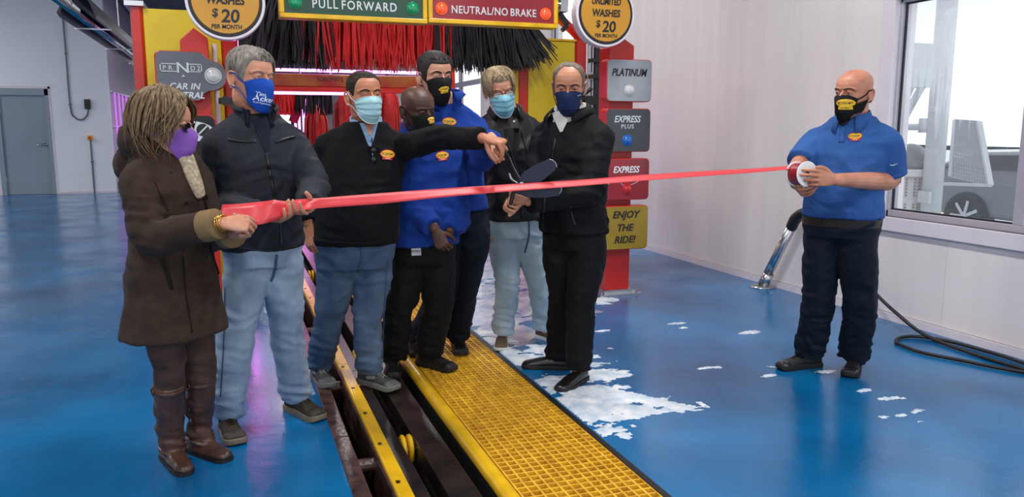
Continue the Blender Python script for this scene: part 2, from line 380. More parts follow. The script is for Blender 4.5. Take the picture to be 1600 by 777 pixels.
bevel(obj('door_frame', G().bx(-3.82, -3.74, BY - 0.02, BY + 0.14, 0, 2.34).bx(-4.80, -4.70, BY - 0.02, BY + 0.14, 0, 2.34).bx(-4.80, -3.74, BY - 0.02, BY + 0.14, 2.19, 2.34), m_door, dr), 0.006)
obj('door_casing', G().bx(-3.74, -3.70, BY - 0.012, BY + 0.01, 0, 2.39).bx(-4.85, -3.70, BY - 0.012, BY + 0.01, 2.34, 2.39).bx(-4.85, -4.80, BY - 0.012, BY + 0.01, 0, 2.34), m_trim, dr)
obj('door_handle', G().cyl((-3.87, BY + 0.03, 1.11), (-3.87, BY - 0.04, 1.11), 0.03).limb([(-3.87, BY - 0.04, 1.11), (-3.92, BY - 0.05, 1.11), (-4.02, BY - 0.05, 1.105)], [0.022, 0.02, 0.018]), m_steel, dr, sm=True)
obj('hinge', G().bx(-4.71, -4.69, BY - 0.0, BY + 0.03, 0.3, 0.42).bx(-4.71, -4.69, BY, BY + 0.03, 1.8, 1.92), m_steel, dr)
m_conc = mat('pale_concrete', (214, 214, 216), 0.8, var=0.06, vs=1.5)
obj('ground', G().bx(4.99, 60, -30, 80, -0.3, -0.06).bx(-30, 60, 42.2, 80, -0.3, -0.06).bx(-30, 4.99, -30, -4, -0.3, -0.06), m_conc, **ST)
# unseen ceiling lamps, added to brighten the bay
for x, y in ADDED_LAMPS:
    sd = 'far left' if x < -5 else 'left' if x < 0 else 'right' if x > 2 else 'middle'; rw = 'directly overhead' if y < 1 else 'over the group' if y < 5 else 'over the wash arch' if y < 10 else 'over the lit tunnel arch' if y < 15 else 'beside the far wall' if y < 18 else 'deep in the tunnel' if y < 24 else 'near the tunnel exit'
    t = thing('added_ceiling_light', (x, y, CEIL), 'long white ceiling light added out of view, %s row, %s' % (sd, rw), 'light', 'added ceiling lights')
    bevel(obj('added_housing', G().bx(x - 0.16, x + 0.16, y - 0.62, y + 0.62, CEIL - 0.07, CEIL), m_trim, t), 0.01)
    obj('added_diffuser', G().bx(x - 0.14, x + 0.14, y - 0.6, y + 0.6, CEIL - 0.085, CEIL - 0.07), m_white_l, t)
    l = D.lights.new('added_ceiling_lamp', 'AREA'); l.shape = 'RECTANGLE'; l.size = 0.28; l.size_y = 1.2; l.energy = ADDED_LAMP_W; l.color = (1, 0.98, 0.97)
    lo = D.objects.new('added_ceiling_lamp', l); COL.objects.link(lo); lo.location = (x, y, CEIL - 0.10); lo.parent = t; lo.location = (0, 0, -0.10)

# ================================================================== WALL FITTINGS
t = thing('wall_switch', (-2.97, BY, 2.0), 'dark switch box on the white back wall fed by a looping grey conduit', 'switch')
m_cond = mat('grey_conduit', (110, 114, 120), 0.4, metal=0.4)
bevel(obj('switch_box', G().bx(-3.03, -2.91, BY - 0.07, BY, 1.90, 2.12), m_black, t), 0.008)
obj('switch_knob', G().cyl((-2.97, BY - 0.1, 2.0), (-2.97, BY - 0.07, 2.0), 0.03), m_black, t)
P = [(-3.32, BY - 0.02, CEIL), (-3.32, BY - 0.02, 3.2), (-3.32, BY - 0.02, 1.95), (-3.25, BY - 0.02, 1.72), (-3.12, BY - 0.02, 1.66), (-3.0, BY - 0.02, 1.76), (-2.965, BY - 0.02, 1.90)]
obj('conduit', G().limb(P, [0.018] * 7, n=8), m_cond, t, sm=True)
obj('conduit_clip', G().bx(-3.35, -3.29, BY - 0.045, BY, 3.1, 3.13).bx(-3.35, -3.29, BY - 0.045, BY, 1.98, 2.01).bx(-3.15, -3.09, BY - 0.045, BY, 1.645, 1.68), m_cond, t)
t = thing('stop_button', (-2.97, BY, 1.25), 'small yellow button box on a thin grey conduit rising from the floor', 'button')
bevel(obj('button_box', G().bx(-3.02, -2.92, BY - 0.08, BY, 1.2, 1.31), mat('amber_box', (228, 160, 40), 0.4), t), 0.008)
obj('push_button', G().cyl((-2.97, BY - 0.11, 1.255), (-2.97, BY - 0.08, 1.255), 0.028), mat('button_orange', (190, 70, 20), 0.4), t)
obj('conduit', G().cyl((-2.97, BY - 0.02, 0), (-2.97, BY - 0.02, 1.2), 0.018, 8), m_cond, t)
obj('conduit_clip', G().bx(-3.0, -2.93, BY - 0.045, BY, 0.7, 0.73), m_cond, t)
# radiant tube heater hung at upper left
hx = -1.62; hz0 = 2.78
a0 = atY = None
def on_y(px, py, Y):
    r = ray(px, py); return CAMP + r * (Y / r[1])
A = on_y(120, 12, 9.5); B = np.array([A[0], 16.5, A[2]])
t = thing('radiant_heater', (A[0], 9.5, CEIL), 'long dark radiant tube heater hung high on the left', 'heater')
prof = [(-0.17, -0.10), (-0.19, -0.06), (-0.12, 0.10), (0.12, 0.10), (0.19, -0.06), (0.17, -0.10), (0.165, -0.085), (0.11, 0.085), (-0.11, 0.085), (-0.165, -0.085)]
obj('reflector', G().prism(prof, lambda x, y, d: (A[0] + x, d, A[2] + y), 9.5, 16.5), mat('dark_reflector', (54, 46, 52), 0.3, metal=0.7, var=0.2), t)
obj('heater_tube', G().cyl((A[0] - 0.02, 8.3, A[2] - 0.03), (A[0] - 0.02, 16.5, A[2] - 0.03), 0.055), m_steel, t, sm=True)
obj('flue_elbow', G().limb([(A[0] - 0.02, 9.0, A[2] - 0.02), (A[0] - 0.04, 8.5, A[2] + 0.08), (A[0] - 0.1, 8.2, A[2] + 0.6), (A[0] - 0.1, 8.2, CEIL)], [0.06] * 4, n=14), m_steel, t, sm=True)
for yy in (10.5, 13, 15.8): obj('hanger', G().cyl((A[0], yy, A[2] + 0.09), (A[0], yy, CEIL), 0.008, 6).bx(A[0] - 0.19, A[0] + 0.19, yy - 0.015, yy + 0.015, A[2] - 0.11, A[2] - 0.095), m_steel, t)

# ================================================================== SIGNS
FY = lambda x0, z0, Y: (lambda x, y, d: (x0 + x, Y + d, z0 + y))
EX, EZ, EN = (1, 0, 0), (0, 0, 1), (0, -1, 0)
m_ltx = mat('silver_lettering', (206, 210, 212), 0.4); m_dtx = mat('black_lettering', (26, 26, 30), 0.45); m_wtx = mat('white_lettering', (236, 238, 240), 0.45)
def letters(s, x, z, Y, h, m, parent, shear=0.25, bold=0.03, sx=1.0, space=1.0, name='lettering'):
    if ' ' in s:      # one mesh per word
        ws = s.split(' '); wd = []
        for w in ws:
            me = text_mesh(w, h, 0.0012, shear, bold, sx, space); wd.append(max(v.co.x for v in me.vertices) - min(v.co.x for v in me.vertices)); D.meshes.remove(me)
        gap = h * 0.42 * sx * space; cur = x - (sum(wd) + gap * (len(ws) - 1)) / 2
        for w, q in zip(ws, wd): letters(w, cur + q / 2, z, Y, h, m, parent, shear, bold, sx, space, name); cur += q + gap
        return
    return obj(name, xf(text_mesh(s, h, 0.0012, shear, bold, sx, space), (x, Y - 0.0015, z), EX, EZ, EN), m, parent)
def lamp_button(x, z, Y, r, m, parent):
    R = []
    for k in range(6): a = PI / 2 * k / 5; R.append([(x + r * math.cos(a) * math.cos(q * PI / 10) + 0, Y - 0.004 - 0.022 * math.sin(a), z + r * math.cos(a) * math.sin(q * PI / 10)) for q in range(20)])
    b = obj('lamp_lens', G().loft(R), m, parent, sm=True)
    obj('lens_core', G().cyl((x, Y - 0.031, z), (x, Y - 0.024, z), r * 0.25, 12), m, parent)
    R = [[(x + rr * math.cos(q * PI / 12), Y - d, z + rr * math.sin(q * PI / 12)) for q in range(24)] for rr, d in ((r * 1.16, 0), (r * 1.16, 0.006), (r * 1.0, 0.008), (r * 1.0, 0))]
    obj('lamp_ring', G().loft(R, cap=False), m, parent, sm=True)
def pillar(x0, x1, Y, ztop, name, label):
    t = thing(name, ((x0 + x1) / 2, Y, 0), label, 'sign post')
    out = [(x0, 0.04), (x1, 0.04), (x1, ztop - 0.07), ((x0 + x1) / 2 - 0.0, ztop), (x0, ztop - 0.09)]
    bevel(obj('post', G().prism(out, lambda x, z, d: (x, Y + d, z), 0.12, 0.32), m_red, t), 0.006)
    obj('base_plate', G().bx(x0 - 0.09, x1 + 0.09, Y + 0.04, Y + 0.44, 0, 0.014).bx(x0 - 0.02, x1 + 0.02, Y + 0.1, Y + 0.34, 0.014, 0.045), m_steel, t)
    for bxx in (x0 - 0.06, x1 + 0.06): 
        for by in (Y + 0.08, Y + 0.40): obj('bolt', G().cyl((bxx, by, 0.014), (bxx, by, 0.04), 0.013, 6), m_steel, t)
    return t
def box_sign(parent, x0, x1, z0, z1, Y, m_face, r=0.035, out=None):
    out = out or [(x + (x0 + x1) / 2, y + (z0 + z1) / 2) for x, y in rrect(x1 - x0, z1 - z0, r)]
    c = np.mean(np.array(out), 0)
    s = obj('sign_panel', G().prism(out, lambda x, z, d: (x, Y + d, z), 0.0, 0.12), m_red, parent); bevel(s, 0.006)
    obj('sign_face', G().prism([tuple(c + (np.array(p) - c) * 0.965) for p in out], lambda x, z, d: (x, Y + d, z), -0.004, 0.01), m_face, s)
    return s
tp = pillar(3.10, 3.335, 6.1, 2.25, 'menu_pillar', 'red sign post of four wash menu signs under the right round price sign')
gl = dict(rough=0.12)
f1 = mat('grey_metal_face', (150, 154, 158), 0.14, c2=(120, 124, 130), vs=3, metal=0.3); f2 = mat('charcoal_face', (58, 62, 68), 0.12, c2=(40, 44, 50), vs=3)
f3 = mat('crimson_face', (158, 34, 46), 0.12, c2=(110, 28, 40), vs=2); f4 = mat('gold_face', (176, 150, 52), 0.16, c2=(156, 128, 40), vs=3, metal=0.2)
m_bl = mat('blue_lens', (24, 104, 196), 0.15, var=0.1, coat=0.5); m_rl = mat('red_lens', (200, 26, 36), 0.15, var=0.1, coat=0.5); m_cl = mat('clear_lens', (206, 206, 204), 0.15, var=0.06, coat=0.5)
xs, xe = 3.015, 3.445; xc = (xs + xe) / 2
s = box_sign(tp, xs, xe, 1.70, 2.055, 6.1, f1); letters('PLATINUM', xc - 0.0, 1.945, 6.095, 0.062, m_dtx, s, sx=0.80); lamp_button(xc, 1.795, 6.096, 0.042, m_cl, s)
s = box_sign(tp, xs, xe, 1.275, 1.645, 6.1, f2); letters('EXPRESS', xc - 0.01, 1.555, 6.095, 0.056, m_ltx, s, sx=0.86); letters('PLUS', xc - 0.01, 1.493, 6.095, 0.036, m_ltx, s, 0, 0.015, space=1.2); lamp_button(xc - 0.01, 1.375, 6.096, 0.042, m_bl, s)
s = box_sign(tp, xs, xe, 0.86, 1.22, 6.1, f3); letters('EXPRESS', xc - 0.01, 1.125, 6.095, 0.056, m_wtx, s, sx=0.86); lamp_button(xc, 0.955, 6.096, 0.042, m_rl, s)
obj('swirl_line', G().limb([(xs + 0.02, 6.094, 1.0), (xs + 0.12, 6.094, 1.03), (xc - 0.03, 6.094, 0.985), (xc + 0.06, 6.094, 1.0), (xe - 0.02, 6.094, 1.07)], [0.0025] * 5, n=6), m_ltx, s)
s = box_sign(tp, xs, xe, 0.425, 0.81, 6.1, f4)
for i, w in enumerate(('ENJOY', 'THE', 'RIDE!')): letters(w, xc - 0.005 * i, 0.725 - 0.105 * i, 6.095, 0.062, m_dtx, s)
obj('support_leg', G().bx(2.98, 3.06, 6.55, 6.65, 0, 1.6).bx(2.9, 3.1, 6.5, 6.7, 0, 0.012), m_trim, tp)
obj('cable', G().limb([(3.1, 6.3, 0.52), (3.02, 6.36, 0.44), (3.0, 6.46, 0.36), (3.03, 6.54, 0.38)], [0.008] * 4, n=6), m_black, tp)
m_gold = mat('amber_disc', (196, 140, 40), 0.2, var=0.05, vs=3)
def price_sign(x, z, Y, r, label):
    t = thing('price_sign', (x, Y + 0.12, z), label, 'sign', None)
    def ringd(r0, d0, d1, m, name):
        obj(name, G().loft([[(x + rr * math.cos(q * PI / 32), Y + d, z + rr * math.sin(q * PI / 32)) for q in range(64)] for rr, d in ((r0 * 0.98, d1), (r0, d1 - 0.004), (r0, d0 + 0.004), (r0 * 0.985, d0))]), m, t)
    ringd(r, 0, 0.10, m_trim, 'sign_body'); ringd(r * 0.925, -0.004, 0.02, m_dtx, 'black_ring'); ringd(r * 0.845, -0.008, 0.02, m_gold, 'gold_disc')
    y = Y - 0.008
    letters('UNLIMITED', x, z + 0.095, y, 0.050 * r / .262, m_dtx, t, 0.12, 0.045, 0.74); letters('WASHES', x, z + 0.005, y, 0.056 * r / .262, m_dtx, t, 0.12, 0.045, 0.84)
    letters('$', x - 0.072, z - 0.085, y, 0.055, m_dtx, t, 0.1, 0.03); letters('2', x - 0.005, z - 0.1, y, 0.088, m_dtx, t, 0.1, 0.03, 1.0); letters('0', x + 0.058, z - 0.1, y, 0.088, m_dtx, t, 0.1, 0.03, 1.0); letters('PER MONTH', x, z - 0.173, y, 0.03, m_dtx, t, 0.1, 0.025, 0.86)
    obj('bracket', G().bx(x - 0.04, x + 0.04, Y + 0.1, Y + 0.14, z - r * 0.8, z + 0.1), m_black, t)
    return t
price_sign(2.93, 2.395, 5.96, 0.262, 'round gold price sign on top of the right sign post')
price_sign(0.025, 2.345, 5.95, 0.262, 'round gold price sign at top left beside the red and yellow arch')
tl = pillar(-0.30, -0.11, 6.2, 2.20, 'instruction_pillar', 'red sign post with the neutral gear sign behind the brown haired woman')
ou = [(-0.47, 1.70), (-0.44, 1.67), (-0.19, 1.67), (-0.165, 1.69), (-0.155, 1.72), (-0.12, 1.742)]
ou += [(-0.105 + 0.115 * math.cos(a), 1.852 + 0.11 * math.sin(a)) for a in np.linspace(-1.35, 1.3, 12)] + [(-0.11, 1.972), (-0.135, 1.99), (-0.15, 2.01), (-0.18, 2.022), (-0.435, 2.022), (-0.46, 2.01), (-0.47, 1.985)]
f5 = mat('slate_face', (96, 100, 110), 0.18, c2=(82, 86, 96), vs=3)
s = box_sign(tl, 0, 0, 0, 0, 6.2, f5, out=ou)
y = 6.195; zc = 1.905
letters('N', -0.285, zc, y, 0.075, m_ltx, s, 0, 0.012, 1.15); [letters(c_, x_, zc - 0.002, y, 0.032, m_ltx, s, 0, 0.015) for c_, x_ in (('P', -0.405), ('R', -0.365), ('D', -0.218), ('2', -0.18))]
def frame2(x0, x1, z0, z1, w, skip):
    g = G().bx(x0, x1, y - 0.003, y, z1 - w, z1).bx(x0, x1, y - 0.003, y, z0, z0 + w)
    return g.bx(x0, x0 + w, y - 0.003, y, z0, z1) if skip == 'r' else g.bx(x1 - w, x1, y - 0.003, y, z0, z1)
obj('gear_frame', frame2(-0.435, -0.325, zc - 0.03, zc + 0.028, 0.006, 'r'), m_ltx, s); obj('gear_frame', frame2(-0.248, -0.158, zc - 0.03, zc + 0.028, 0.006, 'l'), m_ltx, s)
obj('pointer_mark', G().prism([(-0.297, 1.842), (-0.273, 1.842), (-0.285, 1.857)], lambda a, b, d: (a, y + d, b), -0.003, 0), m_ltx, s)
letters('CAR IN', -0.275, 1.775, y, 0.045, m_ltx, s); letters('NEUTRAL', -0.285, 1.712, y, 0.045, m_ltx, s); lamp_button(-0.085, 1.852, 6.196, 0.05, m_cl, s)
s = box_sign(tl, -0.47, -0.085, 1.18, 1.575, 6.2, mat('navy_black_face', (24, 24, 32), 0.2), r=0.05)
obj('white_oval', G().prism([(-0.27 + 0.17 * math.cos(a), 1.455 + 0.075 * math.sin(a)) for a in np.linspace(0, 2 * PI, 32, False)], lambda a, b, d: (a, y + d, b), -0.003, 0), m_ltx, s)
obj('black_circle', G().prism([(-0.175 + 0.045 * math.cos(a), 1.465 + 0.045 * math.sin(a)) for a in np.linspace(0, 2 * PI, 24, False)], lambda a, b, d: (a, y + d, b), -0.005, -0.002), m_dtx, s)
obj('slash_mark', G().bar((-0.205, y - 0.006, 1.435), (-0.145, y - 0.006, 1.495), 0.01, 0.003, up=(0, 1, 0)), m_ltx, s)
obj('black_bracket', G().bx(-0.06, 0.12, 6.28, 6.34, 1.655, 1.70).cyl((-0.01, 6.24, 1.678), (-0.01, 6.36, 1.678), 0.035, 12).bx(0.1, 0.16, 6.3, 6.34, 1.2, 2.2), m_black, tl)
obj('white_tube', G().cyl((-0.07, 6.42, 0), (-0.07, 6.42, 2.1), 0.018, 10), m_trim, tl)
# overhead pull forward sign
t = thing('overhead_sign', (1.5, 6.3, CEIL), 'long green and red overhead sign for pulling forward and neutral above the brush', 'sign')
m_grn = mat('dark_green_face', (22, 66, 46), 0.12, var=0.1, vs=3); m_glens = mat('green_lens', (20, 150, 96), 0.15, coat=0.5); m_olens = mat('orange_lens', (240, 88, 40), 0.15, coat=0.5, emit=0.35)
def half(x0, x1, zb, mf, txt, h, lens, sp, sxx):
    zt = zb + 0.40; Y = 6.2
    fr = obj('sign_frame', G().bx(x0, x1, Y, Y + 0.14, zb, zb + 0.035).bx(x0, x1, Y, Y + 0.14, zt - 0.035, zt).bx(x0, x0 + 0.035, Y, Y + 0.14, zb + .035, zt - .035).bx(x1 - 0.035, x1, Y, Y + 0.14, zb + .035, zt - .035), m_railyel, t); bevel(fr, 0.005)
    f = obj('sign_face', G().bx(x0 + 0.035, x1 - 0.035, Y + 0.015, Y + 0.12, zb + 0.035, zt - 0.035), mf, fr)
    xc = (x0 + x1) / 2; zc = zb + 0.112
    letters(txt, xc, zc, Y + 0.014, h, m_ltx, fr, 0, 0.02, sxx, sp)
    for q in (-1, 1): lamp_button(xc + q * 0.44, zc, Y + 0.013, 0.042, lens, fr)
half(0.396, 1.508, 2.285, m_grn, 'PULL FORWARD', 0.066, m_glens, 1.2, 0.84); half(1.516, 2.612, 2.295, mat('wine_face', (142, 36, 46), 0.12, var=0.08, vs=3), 'NEUTRAL/NO BRAKE', 0.06, m_olens, 1.1, 0.86)
for xx in (0.6, 2.4): obj('hanger', G().cyl((xx, 6.27, 2.66), (xx, 6.27, CEIL), 0.02, 8), m_steel, t)

# ================================================================== WASH ARCH, BRUSHES, TUNNEL
def arch_column(name, label, x, strips, Y, zt, dy):
    t = thing(name, (x, Y, 0), label, 'column')
    for nm, m, x0, x1, pr in strips:
        if m is m_red:
            w = (x1 - x0) / 2; obj(nm, G().prism([(x0, dy), (x0, 0.03), (x0 + 0.02, 0.0), (x1 - 0.02, 0.0), (x1, 0.03), (x1, dy)], lambda a, b, d: (a, Y + b, d), 0.0, zt + 0.01), m, t)
        else: bevel(obj(nm, G().bx(x0, x1, Y + pr, Y + dy - 0.02, 0, zt), m, t), 0.006)
    return t
t = arch_column('arch_column', 'tall red and yellow arch column at left behind the woman', -0.3, [('red_edge', m_red, -0.645, -0.557, 0), ('yellow_panel', m_yellow, -0.557, -0.02, 0.02), ('red_edge', m_red, -0.02, 0.10, 0)], 6.6, 2.36, 0.35)
obj('edge_cap', G().bx(-0.675, -0.545, 6.57, 6.95, 2.37, 2.405), m_steel, t); obj('led_tube', G().cyl((0.125, 6.75, 0.3), (0.125, 6.75, 2.3), 0.022, 10), m_led, t)
t = arch_column('arch_column', 'red and yellow arch column at right behind the man in dark jacket', 3.2, [('yellow_edge', m_yellow, 2.80, 2.862, 0.03), ('red_edge', m_red, 2.862, 2.962, 0), ('yellow_panel', m_yellow, 2.962, 3.49, 0.02), ('red_edge', m_red, 3.49, 3.63, 0)], 7.8, 2.38, 0.4)
obj('top_cap', G().bx(2.79, 3.5, 7.8, 8.2, 2.38, 2.40), m_railyel, t)
t = thing('arch_pipe', (3.6, 8.0, 0), 'curved red pipe and dark struts above the right arch column', 'pipe')
obj('red_pipe', G().limb([on_y(838, -30, 8.0), on_y(858, 10, 8.0), on_y(880, 34, 8.0), on_y(905, 62, 8.05), (3.56, 8.1, 2.2)], [0.05] * 5, n=12), m_red, t, sm=True)
obj('dark_strut', G().bar(on_y(868, 12, 7.7), on_y(886, 40, 7.7), 0.05).bar(on_y(886, 40, 7.7), on_y(878, 48, 7.7), 0.04), m_black, t)
obj('grey_pipe', G().limb([on_y(800, 12, 8.3), on_y(822, 42, 8.3), on_y(842, 62, 8.3)], [0.05] * 3, n=10), mat('mauve_pipe', (150, 128, 142), 0.3), t, sm=True)
# top brush
m_bstrip = mat('black_brush_strip', (22, 22, 26), 0.55, var=0.3, vs=3); m_rstrip = mat('red_brush_strip', (214, 38, 36), 0.55, var=0.25, vs=4)
BYY, BZ = 7.6, 2.70
t = thing('top_brush', (1.4, BYY, BZ), 'wide hanging black and red strip brush across the wash lane', 'brush')
obj('brush_core', G().cyl((0.15, BYY, BZ), (2.75, BYY, BZ), 0.11, 20), m_bstrip, t)
obj('brush_axle', G().cyl((-0.4, BYY, BZ), (3.3, BYY, BZ), 0.03, 10), m_steel, t)
for xx in (-0.35, 3.25): obj('hanger', G().bx(xx - 0.04, xx + 0.04, BYY - 0.05, BYY + 0.05, BZ - 0.06, CEIL), m_steel, t)
def strip_geo(g, L, w, curl, M, O):
    pts = []
    for k in range(4):
        u = k / 3; pts.append((curl * L * u * u, 0, -L * u))
    R = []
    for i, p in enumerate(pts):
        ww = w * (1 - 0.5 * (i == 3)); R.append([np.asarray(O) + M @ (np.array(p) + np.array(q)) for q in ((-ww, 0.0012, 0), (ww, 0.0012, 0), (ww, -0.0012, 0), (-ww, -0.0012, 0))])
    g.loft(R)
protos = {}
for c in 'br':
    for k in range(4):
        g = G(); strip_geo(g, 0.60, 0.0085, (-0.06, 0.03, 0.07, -0.02)[k], np.eye(3), (0, 0, 0)); me = g.mesh('strip'); recalc(me); me.materials.append(m_rstrip if c == 'r' else m_bstrip); protos[c, k] = me
def strip_place(front):
    x = random.uniform(0.15, 2.75)
    if not front and random.random() < 0.25: x = random.choice((random.uniform(0.1, 0.5), random.uniform(2.3, 2.8)))
    e = 0
    if x < 0.75: e = -(0.75 - x) / 0.6
    if x > 2.15: e = (x - 2.15) / 0.6
    ax = 0.75 * e * abs(e) ** 0.3 * random.uniform(0.25, 1.15) + random.gauss(0, 0.05)
    ay = random.uniform(-0.32, 0.1) if front else random.uniform(-0.25, 0.4)
    c = 'r' if 0.86 + random.gauss(0, 0.08) < x < 1.95 + random.gauss(0, 0.1) else 'b'
    return x, ax, ay, c, random.uniform(0.9, 1.1)
for i in range(300):
    x, ax, ay, c, sc = strip_place(True)
    o = D.objects.new('strip', protos[c, i % 4]); COL.objects.link(o); o.parent = t
    o.rotation_euler = (-ay * 0.5, -ax, random.uniform(-0.9, 0.9) if abs(ax) < 0.15 else 0); o.scale = (1, 1, sc); o.location = (x - 1.4, -0.09 + ay * 0.25, -0.06)
gb, gr = G(), G()
for i in range(1500):
    x, ax, ay, c, sc = strip_place(False); tw = random.uniform(-1, 1) if abs(ax) < 0.15 else 0
    M = np.array(Matrix.Rotation(-ax, 3, 'Y') @ Matrix.Rotation(-ay * 0.7, 3, 'X') @ Matrix.Rotation(tw, 3, 'Z'))
    strip_geo(gr if c == 'r' else gb, 0.585 * sc, 0.0085, random.uniform(-0.05, 0.05), M, (x, BYY + 0.02 + ay * 0.3, BZ - 0.05))
obj('strip_curtain', gb, m_bstrip, t, kind='stuff'); obj('strip_curtain', gr, m_rstrip, t, kind='stuff')
# second arch with magenta lights
AY = 10.5
t = thing('lit_arch', (1.45, AY, 0), 'red arch with magenta light bars further down the wash tunnel', 'arch')
m_hdr = mat('red_gold_header', (150, 30, 40), 0.3, c2=(158, 92, 40), vs=5)
bevel(obj('header', G().bx(0.12, 2.78, AY, AY + 0.3, 2.00, 2.16), m_hdr, t), 0.01)
letters('SORONITS', 1.26, 2.10, AY - 0.001, 0.055, m_dtx, t, 0.0, 0.012, 0.9)
obj('red_beam', G().bx(0.12, 2.78, AY - 0.03, AY + 0.1, 1.935, 1.995), m_red, t)
for k, (x0, x1, z, yy) in enumerate(((0.12, 2.78, 2.19, AY + 0.05), (0.30, 1.5, 1.90, AY - 0.02))): obj('light_bar', G().bx(x0, x1, yy, yy + 0.05, z, z + 0.035), m_led, t)
for x0, x1 in ((0.02, 0.14), (2.76, 2.92)): obj('leg', G().bx(x0, x1, AY, AY + 0.3, 0, 2.4), m_red, t)
obj('rear_leg', G().bx(1.44, 1.50, AY + 0.6, AY + 0.66, 0, 1.93), m_red, t)
def curtain(name, label, x0, x1, Y, z0, z1, n, mred, bx0=None, cat='brush'):
    t = thing(name, ((x0 + x1) / 2, Y, z1), label, cat)
    obj('rail', G().bx(x0 - 0.05, x1 + 0.05, Y - 0.03, Y + 0.03, z1, z1 + 0.05), m_steel, t)
    obj('hanger', G().cyl((x0, Y, z1), (x0, Y, CEIL), 0.015, 6).cyl((x1, Y, z1), (x1, Y, CEIL), 0.015, 6), m_steel, t)
    ga, gb = G(), G()
    for i in range(n):
        x = random.uniform(x0, x1); L = (z1 - z0) * random.uniform(0.8, 1.0); M = np.array(Matrix.Rotation(random.gauss(0, 0.06), 3, 'Y') @ Matrix.Rotation(random.uniform(-1, 1), 3, 'Z'))
        strip_geo(gb if (bx0 is not None and x > bx0) else ga, L, 0.012, random.uniform(-0.05, 0.05), M, (x, Y + random.uniform(-0.05, 0.05), z1))
    obj('strip_curtain', ga, mred, t, kind='stuff')
    if gb.v: obj('strip_curtain', gb, m_bstrip, t, kind='stuff')
curtain('mitter_curtain', 'row of red and black hanging cloth strips beyond the magenta light bar', 0.15, 1.4, 11.6, 1.65, 2.02, 200, m_rstrip, 0.9)
def drum(x, Y, z0, z1, r, label):
    t = thing('wrap_brush', (x, Y, 0), label, 'brush', None)
    obj('brush_mast', G().cyl((x, Y, 0.003), (x, Y, z1 + 0.12), 0.035, 10), m_steel, t)
    g = G()
    for i in range(150):
        a = random.uniform(0, 2 * PI); rr = r * random.uniform(0.45, 1.0); zt = z1 - random.uniform(0, 0.1) - (rr / r) ** 2 * 0.12; L = (z1 - z0) * random.uniform(0.75, 1)
        M = np.array(Matrix.Rotation(a + PI / 2, 3, 'Z')); p = [(x + rr * 0.25 * math.cos(a), Y + rr * .25 * math.sin(a), z1), (x + rr * .8 * math.cos(a), Y + rr * .8 * math.sin(a), zt), (x + rr * math.cos(a), Y + rr * math.sin(a), zt - 0.25 * L), (x + rr * 1.02 * math.cos(a), Y + rr * 1.02 * math.sin(a), zt - L)]
        g.limb(p, [(0.02, 0.002), (0.024, 0.002), (0.024, 0.002), (0.02, 0.002)], n=4, sub=2, side=(-math.sin(a), math.cos(a), 0), round_ends=(False, False))
    obj('strip_skirt', g, m_rstrip, t, kind='stuff')
p = on_y(494, 200, 12.5); drum(p[0], 12.5, 0.5, 1.82, 0.20, 'red strip brush standing beyond the gray haired man and the man in black sweater')
p = on_y(545, 200, 11.8); drum(p[0], 11.8, 0.5, 1.97, 0.24, 'red strip brush standing directly behind the head of the man in black sweater')
p = on_y(608, 200, 11.5); drum(p[0], 11.5, 0.5, 2.03, 0.19, 'red strip brush showing above the bald man in black mask')
t = thing('light_tower', on_y(470, 230, 13.5) * np.array([1, 1, 0]), 'cluster of vertical magenta light tubes deep in the wash tunnel', 'light')
for pxx in (462, 468, 475, 481): q = on_y(pxx, 200, 13.5); obj('glow_tube', G().cyl((q[0], 13.5, 0.2), (q[0], 13.5, 1.95), 0.018, 8), m_led, t)
q0 = on_y(461, 200, 13.5)[0]; obj('tower_rail', G().bx(q0 - 0.03, q0 + 0.3, 13.5, 13.54, 0.16, 0.2).bx(q0 - 0.03, q0 + 0.3, 13.5, 13.54, 1.95, 2.0).bx(q0 - 0.06, q0 - 0.02, 13.5, 13.54, 0, 2.0), m_black, t)
t = thing('foam_bar', (0.3, 15.0, 0), 'far magenta light bar with dark box below it deep in the tunnel', 'light bar')
a, b = on_y(412, 163, 15), on_y(446, 163, 15); obj('light_bar', G().bx(a[0], b[0], 15, 15.05, a[2] - 0.02, a[2] + 0.03), m_led, t); obj('dark_box', G().bx(a[0], b[0] - 0.15, 15.1, 15.3, a[2] - 0.18, a[2] - 0.03), mat('purple_box', (88, 40, 96), 0.4), t); obj('red_box', G().bx(b[0] - 0.15, b[0] + 0.12, 15.1, 15.3, a[2] - 0.18, a[2] - 0.03), m_red, t)
obj('mast', G().bx(b[0] + 0.12, b[0] + 0.2, 15.05, 15.15, 0, a[2] + 0.05).bx(a[0] - 0.1, a[0] - 0.04, 15.05, 15.15, 0, a[2] + 0.05), m_black, t)
t = thing('foam_cloth', on_y(465, 175, 12.0), 'hot pink cloth flap hanging beside the magenta light tubes', 'cloth'); m_hot = mat('hot_pink_cloth', (224, 20, 96), 0.6, var=0.1)
p = on_y(468, 165, 12.0); obj('cloth_flap', G().bar(p + [0.03, 0, 0.06], p + [-0.06, 0, -0.09], 0.13, 0.015, up=(0, 1, 0)).bar(p + [-0.03, 0.03, -0.06], p + [-0.10, 0.03, -0.24], 0.13, 0.015, up=(0, 1, 0)), m_hot, t); obj('hanger', G().cyl(p + [0.03, 0, 0.05], (p[0] + 0.03, 12.0, CEIL), 0.01, 6), m_steel, t)
t = thing('flame_sign', on_y(603, 132, 12.5), 'small yellow sign with red border high above the bald man', 'sign')
a, b = on_y(588, 145, 12.5), on_y(616, 121, 12.5); cx_, cz_ = (a[0] + b[0]) / 2, (a[2] + b[2]) / 2
